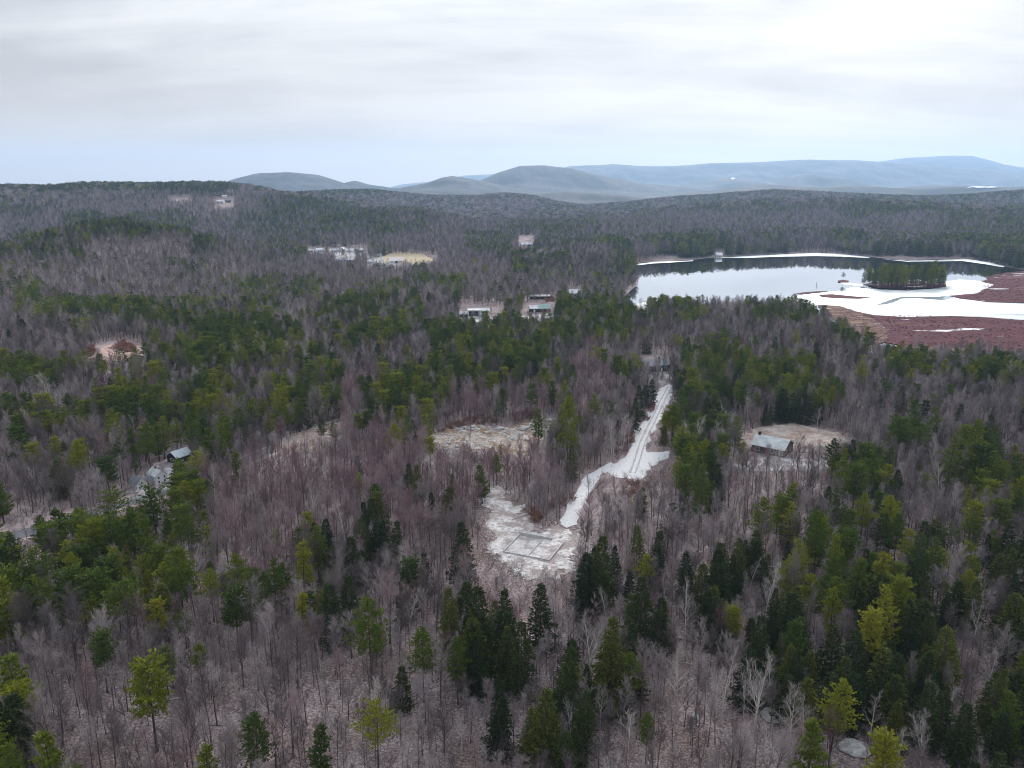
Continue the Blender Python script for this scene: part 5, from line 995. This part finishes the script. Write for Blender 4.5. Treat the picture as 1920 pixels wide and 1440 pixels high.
def fill_px(polys, step):
    ox, oy = [], []
    for P in polys:
        G = np.array(gpoly(P)); (x0, y0), (x1, y1) = G.min(0), G.max(0); m = max(4, int((x1 - x0) * (y1 - y0) / step ** 2)); x = NR.uniform(x0, x1, m); y = NR.uniform(y0, y1, m); k = in_poly([tuple(g) for g in G], x, y); ox.append(x[k]); oy.append(y[k])
    return np.concatenate(ox), np.concatenate(oy)
xs, ys = fill_px([[(812,816),(845,795),(905,780),(938,792),(885,798),(842,806)],[(950,784),(998,768),(1015,783),(975,792)],[(1150,850),(1172,815),(1186,808),(1188,828),(1178,852)],[(1203,790),(1222,758),(1230,762),(1212,795)],[(1180,906),(1218,903),(1206,940),(1180,955)],[(150,672),(160,650),(176,650),(178,668)],[(205,655),(232,640),(258,652),(245,662)],[(985,958),(1080,925),(1070,945),(1000,985)],[(1020,560),(1035,555),(1040,565),(1025,568)],[(795,612),(815,605),(812,620),(798,622)]], 1.75)
mass('russet_brush', xs, ys, HG(xs, ys), NR.uniform(.9, 2.6, len(xs)), NR.integers(0, 2, len(xs)), NR.uniform(0, 6.28, len(xs)), RB, 'russet leafed brush along the clearings and road verge', 'brush')
PR = [type('R', (), dict(h=1.0, joined=bpy.data.objects.new('rubble_source', boulder(40 + i, 1))))() for i in range(3)]
qx, qy = fill_px([quarry_px, [(800,822),(838,800),(935,797),(1048,785),(1050,815),(985,862),(845,850)]], 2.6); n = len(qx)
mass('stone_piles', qx, qy, HG(qx, qy) + .1, NR.uniform(.3, 1.1, n) * (vnoise(qx / 9, qy / 9, 13) + .25), NR.integers(0, 3, n), NR.uniform(0, 6.28, n), PR, 'loose pale stones piled about the sandy clearing', 'stones', wide=NR.uniform(.9, 1.6, n))
xs, ys = fill_px([[(905,930),(1000,985),(1075,985),(1110,1040),(1060,1095),(960,1085),(910,1045)],[(1072,985),(1120,975),(1130,1010),(1090,1040)],[(985,960),(1070,935),(1060,985),(1010,990)],quarry_px,quarry_px,ledge_px,[(1135,872),(1160,850),(1165,870),(1145,895)],[(1660,1360),(1730,1370),(1720,1410),(1640,1400)]], 2.0)
n = len(xs); mass('rubble', xs, ys, HG(xs, ys) + .1, NR.uniform(.12, .55, n) ** 1.0, NR.integers(0, 3, n), NR.uniform(0, 6.28, n), PR, 'pale stones strewn over the building lot and sandy clearing', 'rubble', wide=NR.uniform(.9, 1.5, n))
for P_poly, z_, step, lab in ([( [(1560,584),(1640,591),(1780,593),(1920,601),(2100,608),(2100,664),(1920,658),(1700,652),(1640,640),(1590,600)], POND_Z + .3, 3.4, 'low red-brown shrubs of the broad marsh'), ([(1850,519),(1920,508),(2100,514),(2100,573),(1920,568),(1800,560),(1848,541),(1838,528)], POND_Z + .3, 4.0, 'low red-brown shrubs on the marsh point')]):
    G = np.array(Zp(P_poly)); (x0, y0), (x1, y1) = G.min(0), G.max(0); m = int((x1 - x0) * (y1 - y0) / step ** 2); x = NR.uniform(x0, x1, m); y = NR.uniform(y0, y1, m)
    k = in_poly([tuple(g) for g in G], x, y) & (vnoise(x / 22, y / 14, 91) > .3); x, y = x[k], y[k]; mass('marsh_shrubs', x, y, np.full(len(x), z_), NR.uniform(.35, .9, len(x)), NR.integers(0, 2, len(x)), NR.uniform(0, 6.28, len(x)), BG, lab, 'shrubs', wide=NR.uniform(1.2, 2.2, len(x)))
# far snowy slope and lake
sheet('ski_slope', gpoly([(1371,336.5),(1377,334),(1380,334),(1376,336.5)]), MT['roof_snow'], 'small white ski slope on a blue far hill', 'slope', cell=10, rough=6, off=4)
sheet('far_lake', gpoly([(1815,353),(1850,351.5),(1882,351.5),(1868,353),(1835,354.3)]), mi, 'pale frozen lake far away below the blue mountain', 'lake', cell=20, rough=4, off=6)

# ------------------------------------------------------------------ haze
hb = MB(); hb.box(-16600, 16600, -800, 21200, -16, 980)
mh = bpy.data.materials.new('haze'); mh.use_nodes = True; mh.node_tree.nodes.clear()
ho = mh.node_tree.nodes.new('ShaderNodeOutputMaterial'); pv = mh.node_tree.nodes.new('ShaderNodeVolumePrincipled')
pv.inputs['Color'].default_value = (.47, .69, 1.0, 1); pv.inputs['Density'].default_value = HAZE; pv.inputs['Anisotropy'].default_value = 0.35
mh.node_tree.links.new(pv.outputs[0], ho.inputs['Volume'])
tag(hb.build('haze', mh), 'pale blue haze filling the air over the hills', 'haze', kind='stuff')
